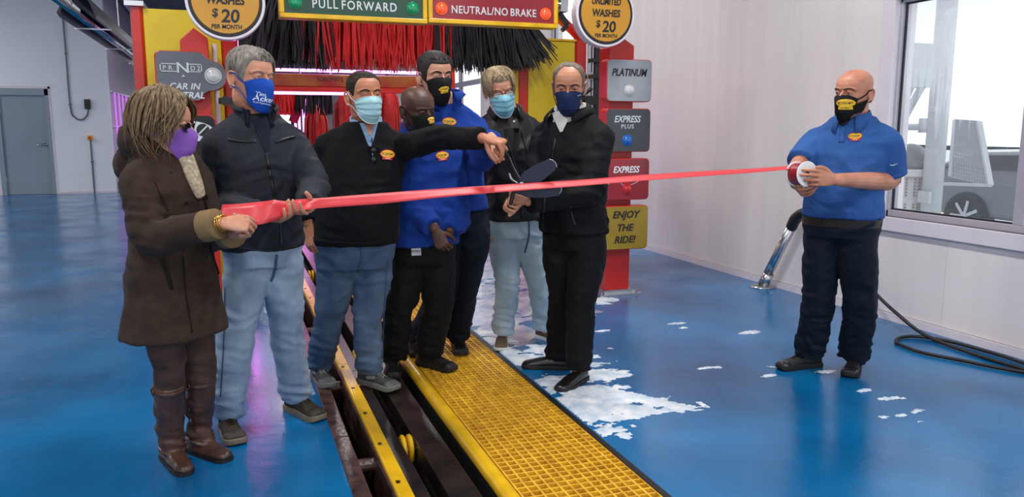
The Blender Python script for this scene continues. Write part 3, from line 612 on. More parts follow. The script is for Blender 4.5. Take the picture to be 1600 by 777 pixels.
obj('sign_board', G().bx(a[0], b[0], 12.5, 12.55, a[2], b[2]), m_red, t); obj('yellow_face', G().prism([(a[0] + .02, a[2] + .01), (b[0] - .05, a[2] + .01), (b[0] - .02, cz_ - .04), (b[0] - 0.06, cz_), (b[0] - .02, b[2] - .02), (a[0] + .02, b[2] - .02)], lambda x, z, d: (x, 12.5 + d, z), -0.006, 0.01), m_railyel, t); letters('SHO', cx_ - 0.02, cz_ + 0.07, 12.492, 0.06, mat('red_lettering', (190, 40, 30), .5), t, 0, 0.01)
obj('hanger', G().bx(cx_ + .02, cx_ + .06, 12.55, 12.59, a[2] - .1, CEIL), m_black, t)
t = thing('reflection_tubes', (-2.45, 24, 0), 'pink glowing tubes imitating light reflections on the lavender wall at far left', 'light')
for k in range(7): obj('glow_tube', G().cyl((-2.47, 20.75 + k * 0.75, 0.5), (-2.47, 20.75 + k * 0.75, 2.3), 0.02, 8), m_led_reflection, t)  # LED reflections on the wall panel, built as glowing tubes
obj('added_tube_rail', G().bx(-2.53, -2.49, 20.5, 25.6, 2.3, 2.34).bx(-2.53, -2.49, 20.5, 25.6, 1.5, 1.53).bx(-2.53, -2.49, 20.5, 25.6, 0.46, 0.5), m_steel, t)
def on_x(px, py, X):
    r = ray(px, py); return CAMP + r * (X / r[0])
t = thing('security_camera', on_x(770, 124, 4.74), 'small white camera hanging on a thin rod by the far right wall', 'camera')
p = on_x(772, 125, 4.35); obj('camera_body', G().limb([p + [-0.11, -0.14, -0.01], p + [0, 0, 0], p + [0.06, 0.08, 0.02]], [0.07, 0.075, 0.06]), m_trim, t, sm=True); obj('camera_lens', G().cyl(p + [-0.16, -0.20, -0.015], p + [-0.12, -0.16, -0.01], 0.045, 14), m_black, t); obj('rod', G().cyl(p + [0, 0, 0.05], (p[0], p[1], CEIL), 0.015, 8), m_cond, t); obj('wall_arm', G().cyl(p, (WX - 0.034, p[1] + 0.1, p[2] + 0.0), 0.02, 8), m_trim, t)
t = thing('spray_riser', (3.75, 7.9, 0), 'black spray pipe with clamps and nozzles standing left of the menu post', 'pipe')
q = on_y(931, 200, 7.4); obj('riser_pipe', G().cyl((q[0], 7.4, 0), (q[0], 7.4, 2.5), 0.035, 10), m_black, t)
q2 = on_y(944, 90, 7.6); obj('second_pipe', G().cyl((q2[0], 7.6, 0.2), (q2[0], 7.6, 2.5), 0.022, 10), m_black, t)
for pyy in (95, 120, 155): qq = on_y(931, pyy, 7.4); obj('clamp', G().bx(qq[0] - 0.06, qq[0] + 0.1, 7.34, 7.46, qq[2] - 0.02, qq[2] + 0.02), m_black, t)
qq = on_y(920, 158, 7.4); obj('nozzle_block', G().bx(qq[0] - 0.07, qq[0] + 0.07, 7.33, 7.45, qq[2] - 0.04, qq[2] + 0.05).cyl(qq + [-0.08, 0, 0.05], qq + [0.02, -0.02, 0.13], 0.022).cyl(qq + [-0.14, 0, 0.0], qq + [-0.04, 0, 0.0], 0.022).cyl(qq + [-0.07, 0, 0.24], qq + [-0.07, 0, 0.05], 0.014).cyl(qq + [-0.12, 0, 0.24], qq + [-0.03, 0, 0.24], 0.02), m_black, t)
q = fl(864, 466); t = thing('cream_post', (q[0], q[1] + .06, 0), 'low cream steel post behind the light jeans of the glasses man', 'post'); m_cream = mat('cream_paint', (196, 186, 170), .5, var=.06)
bevel(obj('post', G().bx(q[0] - 0.06, q[0] + 0.06, q[1], q[1] + 0.12, 0.012, 0.62), m_cream, t), 0.006); obj('base_plate', G().bx(q[0] - 0.1, q[0] + 0.1, q[1] - 0.05, q[1] + 0.17, 0, 0.012), m_cream, t)

# ================================================================== CONVEYOR
t = thing('conveyor_track', (0.7, 4, 0), 'yellow edged conveyor track with dark plates sunk in the floor', 'conveyor')
Y0, Y1 = 1.5, 14.6; N = 5
def run(name, x0, x1, z0, z1, m, n=N, **k):
    for i in range(n):
        a, b = Y0 + (Y1 - Y0) * i / n, Y0 + (Y1 - Y0) * (i + 1) / n
        bevel(obj(name, G().bx(x0, x1, a + 0.002, b - 0.002, z0, z1), m, t), 0.006, 2)
run('edge_angle', 0.400, 0.474, -0.05, 0.006, m_rust, 6)
run('guide_rail_web', 0.548, 0.572, -0.3, 0.02, m_rust, 3)
run('guide_rail', 0.558, 0.624, 0.012, 0.036, m_railyel, 4)
run('rail_lip', 0.556, 0.574, 0.034, 0.046, m_railyel, 4)
run('deck_plate', 0.624, 0.705, -0.11, -0.012, m_plate, 4)
run('deck_plate', 0.775, 0.905, -0.11, -0.012, m_plate, 4)
run('deck_flange', 0.905, 0.915, -0.14, -0.03, m_steel, 4)
for yy in np.arange(2.2, 12, 0.42): obj('bolt', G().cyl((0.583, yy, 0.036), (0.583, yy, 0.041), 0.011, 8), m_rust, t)
for yy in (3.62, 5.2, 6.9, 8.4, 10.2):
    for k in (-1, 1):
        R = [[(0.74 + k * dx, yy + r * math.cos(a), -0.075 + r * math.sin(a)) for a in np.linspace(0, 2 * PI, 20, False)] for dx, r in ((0.006, 0.02), (0.006, 0.065), (0.013, 0.072), (0.022, 0.072), (0.028, 0.065), (0.028, 0.02))]
        obj('roller_wheel', G().loft(R), m_railyel, t, sm=True)
    obj('roller_axle', G().cyl((0.70, yy, -0.075), (0.78, yy, -0.075), 0.014, 8), m_steel, t)
for yy in (3.4, 4.55, 5.9): obj('spacer_pipe', G().cyl((0.47, yy, -0.03), (0.55, yy, -0.03), 0.032, 14), m_rust, t)
t = thing('walkway_grating', (1.3, 4, 0), 'yellow moulded grating walkway beside the conveyor under the men', 'grating')
pitch = 0.0445; xs_ = [1.05 + pitch * k for k in range(13)]; Yg0, Yg1 = 2.3, 14.0
ne = int((Yg1 - Yg0) / pitch); ns = 5; per = ne // ns
for sct in range(ns):
    g = G(); a = Yg0 + sct * per * pitch + 0.004; b = a + per * pitch - 0.008
    for x in xs_: g.bx(x - 0.0045, x + 0.0045, a, b, -0.034, 0.0)
    for k in range(per): yb = a + 0.008 + k * pitch; g.bx(xs_[0], xs_[-1], yb, yb + 0.009, -0.034, -0.001)
    obj('grating_panel', g, m_grate, t)
obj('drip_tray', G().bx(1.04, 1.585, Yg0, Yg1, -0.12, -0.1), mat('ochre_tray', (120, 84, 26), .4, var=.3, vs=9), t)
bevel(obj('edge_seal', G().bx(1.588 - 0.004, 1.618, 1.5, 14, -0.05, 0.004), m_rubber, t), 0.004)
bb = thing('bumper_rail', (1.0, 4, 0), 'rounded yellow bumper rail along the left edge of the grating', 'rail')
obj('rail_tube', G().limb([(0.992, Yg0 - 0.3, 0.006), (0.992, 13.2, 0.006)], [0.036, 0.036], n=16), m_railyel, bb, sm=True)
obj('rail_skirt', G().bx(0.966, 0.978, Yg0 - .3, 13.2, -0.25, 0.0), m_dark, bb)
# foam on the wet floor
def foam(bl=None, thin=False):
    k_ = .45 if thin else 1.0
    bl = bl or [((985, 640), 0.28, 0.20), ((930, 655), 0.22, 0.25), ((1000, 628), 0.2, 0.12), ((945, 625), 0.25, 0.12), ((905, 630), 0.22, 0.15), ((955, 590), 0.18, 0.10), ((930, 610), 0.2, 0.08), ((890, 660), 0.12, 0.15), ((915, 560), 0.16, 0.07), ((950, 545), 0.13, 0.05), ((965, 551), 0.10, 0.04), ((940, 518), 0.13, 0.03), ((930, 570), 0.2, 0.05), ((955, 578), 0.13, 0.03), ((900, 520), 0.16, 0.05), ((935, 470), 0.30, 0.10), ((920, 495), 0.1, 0.03), ((845, 545), 0.18, 0.1), ((800, 565), 0.15, 0.15), ((850, 600), 0.2, 0.1), ((835, 615), 0.12, 0.15), ((780, 555), 0.2, 0.2), ((760, 530), 0.15, 0.25), ((880, 560), 0.15, 0.1), ((870, 640), 0.12, 0.12), ((1052, 507), 0.14, 0.04), ((1070, 513), 0.08, 0.03), ((1168, 521), 0.11, 0.03), ((1100, 577), 0.12, 0.025), ((1208, 575), 0.06, 0.06), ((1204, 588), 0.07, 0.03), ((1290, 582), 0.08, 0.04), ((1350, 612), 0.09, 0.03), ((1380, 625), 0.1, 0.03), ((1410, 650), 0.14, 0.04), ((1440, 660), 0.08, 0.02), ((1030, 648), 0.08, 0.05)]
    c = 0.011; cells = {}
    for (px, py), rx, ry in bl:
        o = fl(px, py); cells_x = range(int((o[0] - rx * 1.5) / c), int((o[0] + rx * 1.5) / c)); cells_y = range(int((o[1] - ry * 1.8) / c), int((o[1] + ry * 1.8) / c))
        for i in cells_x:
            for j in cells_y:
                d = 1 - math.sqrt(((i * c - o[0]) / rx) ** 2 + ((j * c - o[1]) / ry) ** 2) - (.28 if rx < .15 and ry < .065 and not thin else 0)
                cells[i, j] = max(cells.get((i, j), -9), d)
    ks = np.array(list(cells.keys())); q = np.c_[ks * c, np.zeros(len(ks))]
    st = np.array([1.0, 1.5, 1]); f = np.array(list(cells.values())) + k_ * (0.55 * vnoise(q * 5 * st, 1) + 0.5 * vnoise(q * 11 * st, 2) + 0.28 * vnoise(q * 30 * st, 3))
    hh = {tuple(k): v for k, v in zip(ks.tolist(), f) if v > 0.12 and k[0] * c > 1.625 and k[0] * c < 4.7}
    g = G(); idx = {}
    def vert(i, j):
        if (i, j) not in idx:
            vs = [hh.get((i + a, j + b)) for a in (-1, 0) for b in (-1, 0)]; z = 0.0015 if (thin or any(v is None for v in vs)) else 0.004 + 0.012 * min(1, sum(vs) / 4) * (0.7 + 0.3 * math.sin(i * 1.7) * math.cos(j * 1.3))
            idx[i, j] = len(g.v); g.v.append((i * c + 0.3 * c * math.sin(j * 2.1 + i), j * c + 0.3 * c * math.cos(i * 1.9), z))
        return idx[i, j]
    for (i, j) in hh: g.f.append((vert(i, j), vert(i + 1, j), vert(i + 1, j + 1), vert(i, j + 1)))
    return g
fo = obj('soap_foam', foam(), mat('soap_foam', (240, 242, 244), 0.5, c2=(176, 198, 218), vs=11, bump=0.4, bs=90, detail=5), None, sm=True); tag(fo, 'white soap foam spread on the wet blue floor beside the grating', 'foam'); fo['kind'] = 'stuff'
fi = obj('wet_reflection_film', foam([((760, 415), .55, 1.0), ((830, 430), .55, .9), ((800, 470), .45, .7), ((750, 490), .35, .6), ((850, 480), .35, .5), ((790, 520), .3, .4), ((900, 455), .3, .3)], True), mat('painted_wet_reflection', (196, 192, 206), .12, c2=(120, 140, 176), vs=5, bump=.3, bs=14), None, sm=True); tag(fi, 'thin pale film painting the bright reflection on the wet soapy floor behind the jeans of the glasses man', 'water'); fi['kind'] = 'stuff'; fi.location = (0, 0, -0.0007)  # pale colour paints the bright reflection lying on the wet floor
# hose, wand
def hosept(px, py, z=0.014): return fl(px, py, z)
hz = [on_x(1318, 395, 4.72), on_x(1362, 452, 4.70), on_x(1400, 489, 4.55), hosept(1446, 524, 0.03), hosept(1520, 553), hosept(1600, 577), hosept(1690, 600), hosept(1740, 640)]
h2 = [hosept(1760, 632), hosept(1600, 568), hosept(1540, 549), hosept(1480, 533), hosept(1432, 526), hosept(1406, 528), hosept(1400, 535), hosept(1412, 541), hosept(1440, 551), hosept(1500, 563), hosept(1560, 575), hosept(1640, 588)]
t = thing('black_hose', fl(1420, 525), 'long black hose hanging behind the right man and coiled on the floor by the wall', 'hose')
obj('hose_drop', G().limb(hz, [0.013] * len(hz), n=8), m_rubber, t, sm=True); obj('hose_coil', G().limb(h2, [0.012] * len(h2), n=8), m_rubber, t, sm=True)
b0 = fl(1191, 449); top = on_x(1238, 350, 4.66); top[0] = b0[0] + 0.02
t = thing('wand_holder', b0, 'slanted chrome tube on a round floor base against the right wall', 'wand holder')
dv = nrm(top - b0)
obj('base_flange', G().loft([[b0 + [r * math.cos(a), r * math.sin(a), z] for a in np.linspace(0, 2 * PI, 24, False)] for r, z in ((0.115, 0), (0.115, 0.012), (0.05, 0.016), (0.04, 0.05))]), m_steel, t, sm=True)
obj('chrome_tube', G().cyl(b0 + [0, 0, 0.03], top, 0.042, 18), m_steel, t, sm=True); obj('collar', G().cyl(b0 + dv * 0.03, b0 + dv * 0.16, 0.05, 18), m_steel, t, sm=True)
obj('black_grip', G().limb([top - dv * 0.03, top + dv * 0.05, top + dv * 0.12 + np.array([0, -0.05, 0]), top + dv * 0.14 + np.array([0, -0.09, -0.02])], [0.05, 0.052, 0.045, 0.03], n=12), m_black, t, sm=True)

# ================================================================== OUTSIDE THE WINDOW
t = thing('litter_bin', (7, 6.65, -0.06), 'pale perforated litter bin with grey dome lid outside the window', 'bin'); m_bin = mat('pale_bin', (206, 208, 208), .5, var=.03); m_lid = mat('grey_dome', (126, 130, 136), .5)
o = np.array([7.05, 6.74, -0.06]); ring = lambda r, z: [o + [r * math.cos(a), r * math.sin(a), z] for a in np.linspace(0, 2 * PI, 32, False)]
obj('bin_body', G().loft([ring(.22, 0), ring(.25, .5), ring(.27, 1.02)]), m_bin, t, sm=True); obj('rim', G().loft([ring(.29, 1.02), ring(.30, 1.03), ring(.30, 1.09), ring(.28, 1.10)]), m_bin, t)
obj('dome_lid', G().loft([ring(.24 * math.cos(a), 1.10 + .27 * math.sin(a)) for a in np.linspace(0, 1.5, 8)]), m_lid, t, sm=True)
g = G()
for a in np.linspace(PI * 0.75, PI * 1.75, 22):
    if int(round(a * 10)) % 5 == 0: continue
    for z in list(np.arange(.55, .75, .035)) + list(np.arange(.82, 1.0, .035)):
        r = .2295 + .02 * z + .022; p = o + np.array([r * math.cos(a), r * math.sin(a), z]); g.box(p, (.008, .018, .018), np.array([[math.cos(a), -math.sin(a), 0], [math.sin(a), math.cos(a), 0], [0, 0, 1]]))
obj('holes', g, m_lid, t, kind='stuff')
t = thing('vacuum_post', (7, 6.30, -0.06), 'thick pale steel post with side arm and tilted perforated panel outside the window', 'post'); m_post = mat('pale_post', (186, 192, 196), .45, var=.04)
obj('post', G().cyl((7, 6.37, -.06), (7, 6.37, 2.9), .10, 24), m_post, t, sm=True); obj('side_arm', G().cyl((6.95, 6.4, 1.49), (6.95, 6.80, 1.49), .035, 12).ell((6.95, 6.80, 1.49), .045).bx(6.9, 7.0, 6.44, 6.52, 1.43, 1.58), m_post, t, sm=True)
obj('bracket', G().bx(6.86, 6.9, 6.28, 6.42, .70, .82), m_post, t)
P0, P1, P2, P3 = (np.array(p) for p in ((6.92, 6.10, .99), (6.92, 5.63, .93), (7.02, 5.90, 1.54), (7.02, 6.19, 1.56)))
m_perf = mat('perforated_grey', (150, 158, 162), .45)
g = G(); b = len(g.v); nU, nV = 15, 15
def bil(u, v): return P0 * (1 - u) * (1 - v) + P1 * u * (1 - v) + P2 * u * v + P3 * (1 - u) * v
for i in range(nU):
    for j in range(nV):
        if j in (4, 9): g.loft([[bil(i / nU, j / nV), bil((i + 1) / nU, j / nV), bil((i + 1) / nU, (j + 1) / nV), bil(i / nU, (j + 1) / nV)], [bil(i / nU, j / nV) + [.004, 0, 0], bil((i + 1) / nU, j / nV) + [.004, 0, 0], bil((i + 1) / nU, (j + 1) / nV) + [.004, 0, 0], bil(i / nU, (j + 1) / nV) + [.004, 0, 0]]])
for i in range(nU + 1): g.bar(bil(i / nU, 0), bil(i / nU, 1), .02, .004, up=(1, 0, 0))
for j in range(nV + 1): g.bar(bil(0, j / nV), bil(1, j / nV), .02, .004, up=(1, 0, 0))
obj('perforated_panel', g, m_perf, t); obj('panel_edge', G().bar(P1, P2, .05, .03).bar(P0 + [0, .05, -.08], P1, .05, .03).bar(P3, P0, .03, .03), m_post, t)
t = thing('parked_car', (10.3, 6.6, -0.06), 'dark grey parked car outside behind the perforated panel', 'car'); m_car = mat('dark_car_paint', (96, 100, 108), .25, coat=.6, var=.05); m_tyre = mat('tyre', (30, 31, 33), .7)
cp = [(9.1, .35), (9.1, .8), (8.9, .95), (8.0, 1.22), (7.1, 1.26), (6.2, .98), (5.0, .95), (4.8, .7), (4.8, .3)]
bo = obj('car_body', G().prism(cp, lambda y, z, d: (d, y, z - .06), 9.5, 11.2), m_car, t); bevel(bo, .08, 3)
obj('side_window', G().prism([(8.5, .98), (7.95, 1.17), (7.15, 1.2), (6.6, 1.0)], lambda y, z, d: (d, y, z - .06), 9.47, 9.52), m_black, t)
for yy in (8.05, 5.5):
    wz = .28; w = obj('wheel', G().loft([[(9.44 + dx, yy + r * math.cos(a), wz + r * math.sin(a)) for a in np.linspace(0, 2 * PI, 28, False)] for dx, r in ((.2, .2), (.2, .32), (.15, .335), (.05, .335), (.0, .32), (0, .24), (.03, .22))]), m_tyre, t, sm=True)
    g = G(); g.cyl((9.46, yy, wz), (9.44, yy, wz), .05, 12)
    for k in range(7): a = 2 * PI * k / 7; g.bar((9.455, yy, wz), (9.455, yy + .22 * math.cos(a), wz + .22 * math.sin(a)), .045, .02, up=(1, 0, 0))
    obj('hub', g, m_steel, w)
obj('wing_mirror', G().ell((9.38, 6.95, 1.08), (.07, .1, .08)), m_trim, t, sm=True)
t = thing('light_gantry', (12, 12, -.06), 'pale boxed head on two slanted legs outside the left of the window', 'gantry')
a, b, c_, d_ = on_x(1419, 132, 9), on_x(1446, 115, 9), on_x(1406, 200, 9), on_x(1420, 182, 9)
obj('gantry_head', G().bx(8.8, 9.2, min(a[1], b[1]), max(a[1], b[1]), a[2] - .05, b[2] + .4), mat('haze_grey', (176, 186, 190), .6), t)
for p, q in (((1424, 134), (1404, 180)), ((1441, 134), (1396, 215))): e0, e1 = on_x(*p, 9), on_x(*q, 9); dd = e1 - e0; obj('leg', G().bar(e0, e0 + dd * ((e0[2] + .06) / max(.1, -dd[2])), .07), m_post, t)
# ================================================================== PEOPLE: LIBRARY
HEAD = [(0.000, .020, .074, .030), (.006, .031, .083, .015), (.016, .041, .0905, -.004), (.034, .0495, .0945, -.03), (.056, .057, .094, -.052), (.08, .063, .0925, -.070), (.102, .0685, .0905, -.084), (.113, .0705, .0855, -.089), (.124, .0715, .0815, -.092), (.134, .0728, .0865, -.094), (.146, .0742, .0925, -.097), (.168, .0755, .0900, -.099), (.188, .0735, .0815, -.094), (.204, .067, .068, -.084), (.218, .055, .050, -.067), (.228, .040, .030, -.047), (.2345, .022, .008, -.027), (.2365, .006, -.008, -.014)]
HZ = [h[0] for h in HEAD]
def contour(z, az, ex=2.25):
    w = np.interp(z, HZ, [h[1] for h in HEAD]); yf = np.interp(z, HZ, [h[2] for h in HEAD]); yb = np.interp(z, HZ, [h[3] for h in HEAD])
    yc = min(0.0, (yf + yb) / 2) if z > .2 else (0.0 if z > .03 else (yf + yb) / 2)
    s, c = math.sin(az), math.cos(az); e = 2 / ex
    x = w * math.copysign(abs(s) ** e, s); y = yc + ((yf - yc) if c > 0 else (yc - yb)) * math.copysign(abs(c) ** e, c)
    return np.array([x, y, z])
class Head:
    def __init__(s, C, a, pitch=0, roll=0, sc=1.06):
        a = math.radians(a); f = -FH * math.cos(a) - RV * math.sin(a); L = RV * math.cos(a) - FH * math.sin(a)
        B = np.array([-L, f, UP]).T
        M = np.array(Matrix.Rotation(-math.radians(pitch), 3, 'X') @ Matrix.Rotation(math.radians(roll), 3, 'Y'))
        s.M = B @ M; s.C = np.asarray(C); s.sc = sc; s.f = s.M[:, 1]
    def __call__(s, p): return s.C + s.M @ ((np.asarray(p, float) - [0, 0, .118]) * s.sc)
    def out(s, z, az, off): 
        p = contour(z, az); n = nrm(p - [0, -.006, min(z, .135) * .6 + .05]); return s(p + n * off)
def head_geo(H, g, female=False):
    g.loft([[H(contour(z, -2 * PI * k / 36)) for k in range(36)] for z in [h[0] for h in HEAD]])
    g.limb([H((0, .082, .134)), H((0, .094, .116)), H((0, .110, .096)), H((0, .106, .086)), H((0, .088, .080))], [(.008, .010), (.009, .012), (.0135, .012), (.015, .009), (.010, .006)], n=10, side=H.M[:, 0])
    for q in (-1, 1):
        g.ell(H((q * .012, .098, .088)), .0085 * H.sc)
        if not female: g.limb([H((q * .012, .086, .143)), H((q * .034, .081, .147)), H((q * .054, .066, .140))], [.008, .0085, .007], n=8)
        g.limb([H((q * .018, .0805, .127)), H((q * .026, .0855, .1302)), H((q * .037, .0850, .1305)), H((q * .046, .0745, .126))], [.0032, .0050, .0050, .0032], n=8)
        g.limb([H((q * .018, .0805, .1225)), H((q * .027, .0845, .1182)), H((q * .037, .0835, .1182)), H((q * .046, .0745, .123))], [.0028, .0036, .0036, .0028], n=8)
        # ear: helix, lobe and bowl
        E0 = np.array([q * .0745, -.008, .108]); ax = lambda u, v, o: H(E0 + np.array([q * o, -.012 + u * .9 - v * .18 * .3, v]))
        g.limb([ax(.012, -.026, .001), ax(-.004, -.030, .003), ax(-.014, -.012, .009), ax(-.018, .010, .012), ax(-.012, .028, .012), ax(.004, .034, .009), ax(.016, .026, .004), ax(.018, .012, .001)], [.006, .0068, .0052, .005, .005, .005, .005, .004], n=8)
        g.ell(ax(-.001, .002, .002), np.array([.006, .017, .026]) * H.sc, H.M)
    g.ell(H((0, .088, .012)), np.array([.018, .012, .013]) * H.sc, H.M)
    return g
def eyes(H, root, iris=(60, 44, 34), brow=None, bw=1.0):
    m_eye = mat('eye_white', (226, 220, 214), .2, var=.02); m_ir = mat('iris_%d_%d' % iris[:2], iris, .1, var=.2, vs=200)
    for q in (-1, 1):
        e = obj('eye', G().ell(H((q * .032, .0735, .1245)), .0124 * H.sc, nu=16, nv=10), m_eye, root, sm=True)
        obj('iris', G().ell(H((q * .032 + 0, .0735 + .0112, .1242)), np.array([.0062, .0022, .0062]) * H.sc, H.M, 14, 6), m_ir, e, sm=True)
        if brow: obj('eyebrow', G().limb([H((q * .013, .0985, .1405)), H((q * .024, .0975, .1455)), H((q * .038, .091, .1475)), H((q * .054, .0745, .141))], [(.0022, .0028 * bw), (.003, .0036 * bw), (.0026, .003 * bw), (.0014, .0014)], n=8), brow, root, sm=True)
def mask_pt(H, s, t, off=.006, big=0.0):
    az = s * getattr(H, 'mw', 1.16); zt = .1165 - .020 * s * s + .004 * big; zb = -.012 - .008 * big + .046 * abs(s) ** 2.4; z = zt + (zb - zt) * t
    p = contour(max(z, .05), az); p[2] = z; n = nrm([p[0], p[1] * 1.0, 0]); p = p + n * off; p[0] *= 1.03
    p[1] += np.interp(z, [-.03, -.01, .03, .06, .088, .104, .12], [.0, .006, .014, .021, .0275, .022, .012]) * math.exp(-(p[0] / .027) ** 2)
    if z < .030: p[1] -= (0.030 - z) * (.35 if big else .5); p[0] *= 1 - (0.030 - z) * 3.2
    p[1] += .0035 * (1 - s * s) * math.sin(PI * min(1, max(0, t))) * (1 + big)
    return H(p)
def face_mask(H, root, m, kind='cloth', strap=None, big=0.0):
    g = G(); nx, ny = 26, (18 if kind == 'cloth' else 30); rows = []
    for j in range(ny + 1):
        t = j / ny; off = .0055
        if kind == 'surgical': off += .0048 * ((t * 4.2) % 1) * (0.1 < t < .86) + .001
        rows.append([mask_pt(H, 2 * i / nx - 1, t, off + (.0012 * math.sin(i * 1.9 + j) if kind == 'cloth' else 0), big) for i in range(nx + 1)])
    g.loft(rows, closed=False); me = g.mesh(); recalc(me); smooth(me)
    o = obj('face_mask', me, m, root); sd = o.modifiers.new('s', 'SOLIDIFY'); sd.thickness = .0022; sd.offset = 0
    st = strap or m
    if kind == 'surgical':
        for t in (0.0, 1.0): obj('mask_edge', G().limb([mask_pt(H, s, t, .0075, big) for s in np.linspace(-1, 1, 15)], [(.0028, .0015)] * 15, n=6, sub=1), st, o, sm=True)
        for s in (-1, 1): obj('mask_edge', G().limb([mask_pt(H, s, t, .0075, big) for t in np.linspace(0, 1, 8)], [(.0028, .0015)] * 8, n=6, sub=1), st, o, sm=True)
    r = .0013 if kind == 'surgical' else .0022
    for q in (-1, 1):
        obj('ear_loop', G().limb([mask_pt(H, q * .99, .04, .0065, big), H((q * .0775, .022, .112)), H((q * .081, -.002, .133)), H((q * .083, -.018, .135))], [(r, r * 1.8)] * 4, n=6), st, o, sm=True)
        obj('ear_loop', G().limb([mask_pt(H, q * .99, .96, .0065, big), H((q * .0735, .018, .072)), H((q * .079, -.008, .080)), H((q * .082, -.024, .085))], [(r, r * 1.8)] * 4, n=6), st, o, sm=True)
    return o
def hairline(az, o):
    d = abs(math.degrees(az)); return float(np.interp(d, [0, 25, 42, 58, 70, 80, 98, 118, 150, 180], [o['front'], o['front'] + .002, o.get('temple', .19), o.get('burn_t', .165), o.get('burn', .118), o.get('burn', .118) + .004, .143, .085, o['nape'] + .005, o['nape']]))
def hair_cap(H, root, m, o, locks=None, name='hair'):
    g = G(); na, nv = 56, 14; rows = []
    for v in range(nv + 1):
        u = v / nv; row = []
        for k in range(na):
            az = -PI + 2 * PI * k / na; zh = hairline(az, o); zt = o.get('top', .2364); z = zh + (zt - zh) * math.sin(u * PI / 2)
            th = np.interp(z, [.05, .14, .2, .2365], [o['side'] * .8, o['side'], (o['side'] + o['crown']) / 2, o['crown']]); th *= min(1, .12 + u * 3.2)
            if o.get('thin') and abs(math.degrees(az)) < 70: th *= np.interp(abs(math.degrees(az)), [0, 50, 70], [o['thin'], o['thin'], 1])
            nz = vnoise(np.array([[az * 9 + z * 30, z * 14, 3.0]]), 5)[0] + .6 * vnoise(np.array([[az * 22, z * 25, 1.0]]), 6)[0]
            row.append(H.out(z, az, (th + th * o.get('rough', .25) * nz) if u > 0 else -.002))
        rows.append(row)
    g.loft(rows)
    me = g.mesh(); recalc(me); smooth(me)
    parts = [me]
    if locks:
        g = G()
        for pts, r in locks: g.limb(pts, [(r * k, r * .45 * k) for k in (.55, 1, .9, .55, .1)][:len(pts)], n=5, sub=2, side=nrm(np.cross(pts[-1] - pts[0], pts[1] - H.C) + 1e-6))
        ml = g.mesh(); recalc(ml); smooth(ml); parts.append(ml)
    return obj(name, join(parts) if len(parts) > 1 else me, m, root)
def lock(H, az0, z0, az1, z1, lift0, lift1, curl=0.0):
    pts = []
    for k in range(5):
        u = k / 4; az = az0 + (az1 - az0) * u; z = z0 + (z1 - z0) * (u ** 1.25); off = lift0 + (lift1 - lift0) * u + curl * u ** 3
        pts.append(H.out(max(z, .03), az, off) + H.M[:, 2] * ((z - max(z, .03)) * H.sc))
    return pts
POSE = dict(relaxed=(22, 30, 20), fist=(78, 88, 50), grip=(55, 65, 35), soft=(35, 42, 25), flat=(12, 14, 10), hook=(40, 80, 50))
def hand(g, W, d, n, sc=1.0, pose='relaxed', left=False, thumb=(.55, .6, .45), tc=18, spread=1.0):
    d = nrm(d); n = np.asarray(n, float); n = nrm(n - d * (n @ d)); s = np.cross(n, d) if left else np.cross(d, n)
    q = lambda a, b, c: W + (d * a + s * b + n * c) * sc
    g.limb([q(-.03, 0, 0), q(.0, 0, 0), q(.035, .002, 0), q(.07, .001, 0), q(.092, 0, 0)], [(.026 * sc, .020 * sc), (.028 * sc, .019 * sc), (.038 * sc, .017 * sc), (.041 * sc, .0145 * sc), (.039 * sc, .0115 * sc)], n=14, side=s, ex=2.4)
    cur = POSE[pose] if isinstance(pose, str) else pose; tips = []
    for i, (b, a, L, r) in enumerate(((.031, .090, (.045, .027, .021), .0092), (.0105, .095, (.050, .031, .023), .0094), (-.0105, .090, (.046, .029, .022), .0090), (-.030, .081, (.036, .022, .019), .0078))):
        p = q(a - .012, b, -.001); pts = [p]; ang = 0; dd = nrm(d + s * (b * 2.2 * spread)); c = cur if np.isscalar(cur[0]) else cur[i]
        p = q(a, b * (1 + .05 * spread), -.002); pts.append(p)
        for k in range(3): ang += math.radians(c[k] * (1 + .06 * i)); p = p + (dd * math.cos(ang) + n * math.sin(ang)) * L[k] * sc; pts.append(p)
        g.limb(pts, [r * sc, r * 1.04 * sc, r * .95 * sc, r * .88 * sc, r * .72 * sc], n=10, sub=3); tips.append(pts)
    t0 = nrm(d * thumb[0] + s * thumb[1] + n * thumb[2]); t1 = nrm(d * (thumb[0] + .5) + s * (thumb[1] - .55) + n * (thumb[2] + math.radians(tc)))
    p0 = q(.018, .020, .004); p1 = p0 + t0 * .042 * sc; p2 = p1 + nrm(t0 + t1 * .8) * .034 * sc; p3 = p2 + t1 * .027 * sc
    g.limb([p0, p1, p2, p3], [.0145 * sc, .0125 * sc, .0108 * sc, .0085 * sc], n=10, sub=3)
    return tips
def skin_mat(name, c, c2): return mat('skin_' + name, c, .48, c2=c2, vs=9, sss=.12, bump=.06, bs=180)
TORSO = [(-.10, .150, .105, 0), (0.02, .168, .115, -.004), (.14, .168, .112, -.002), (.32, .152, .105, .004), (.5, .160, .112, .006), (.66, .176, .118, .004), (.77, .170, .106, -.004), (.85, .142, .094, -.010), (.92, .104, .080, -.012), (.965, .080, .072, -.010), (1.0, .066, .066, -.008)]
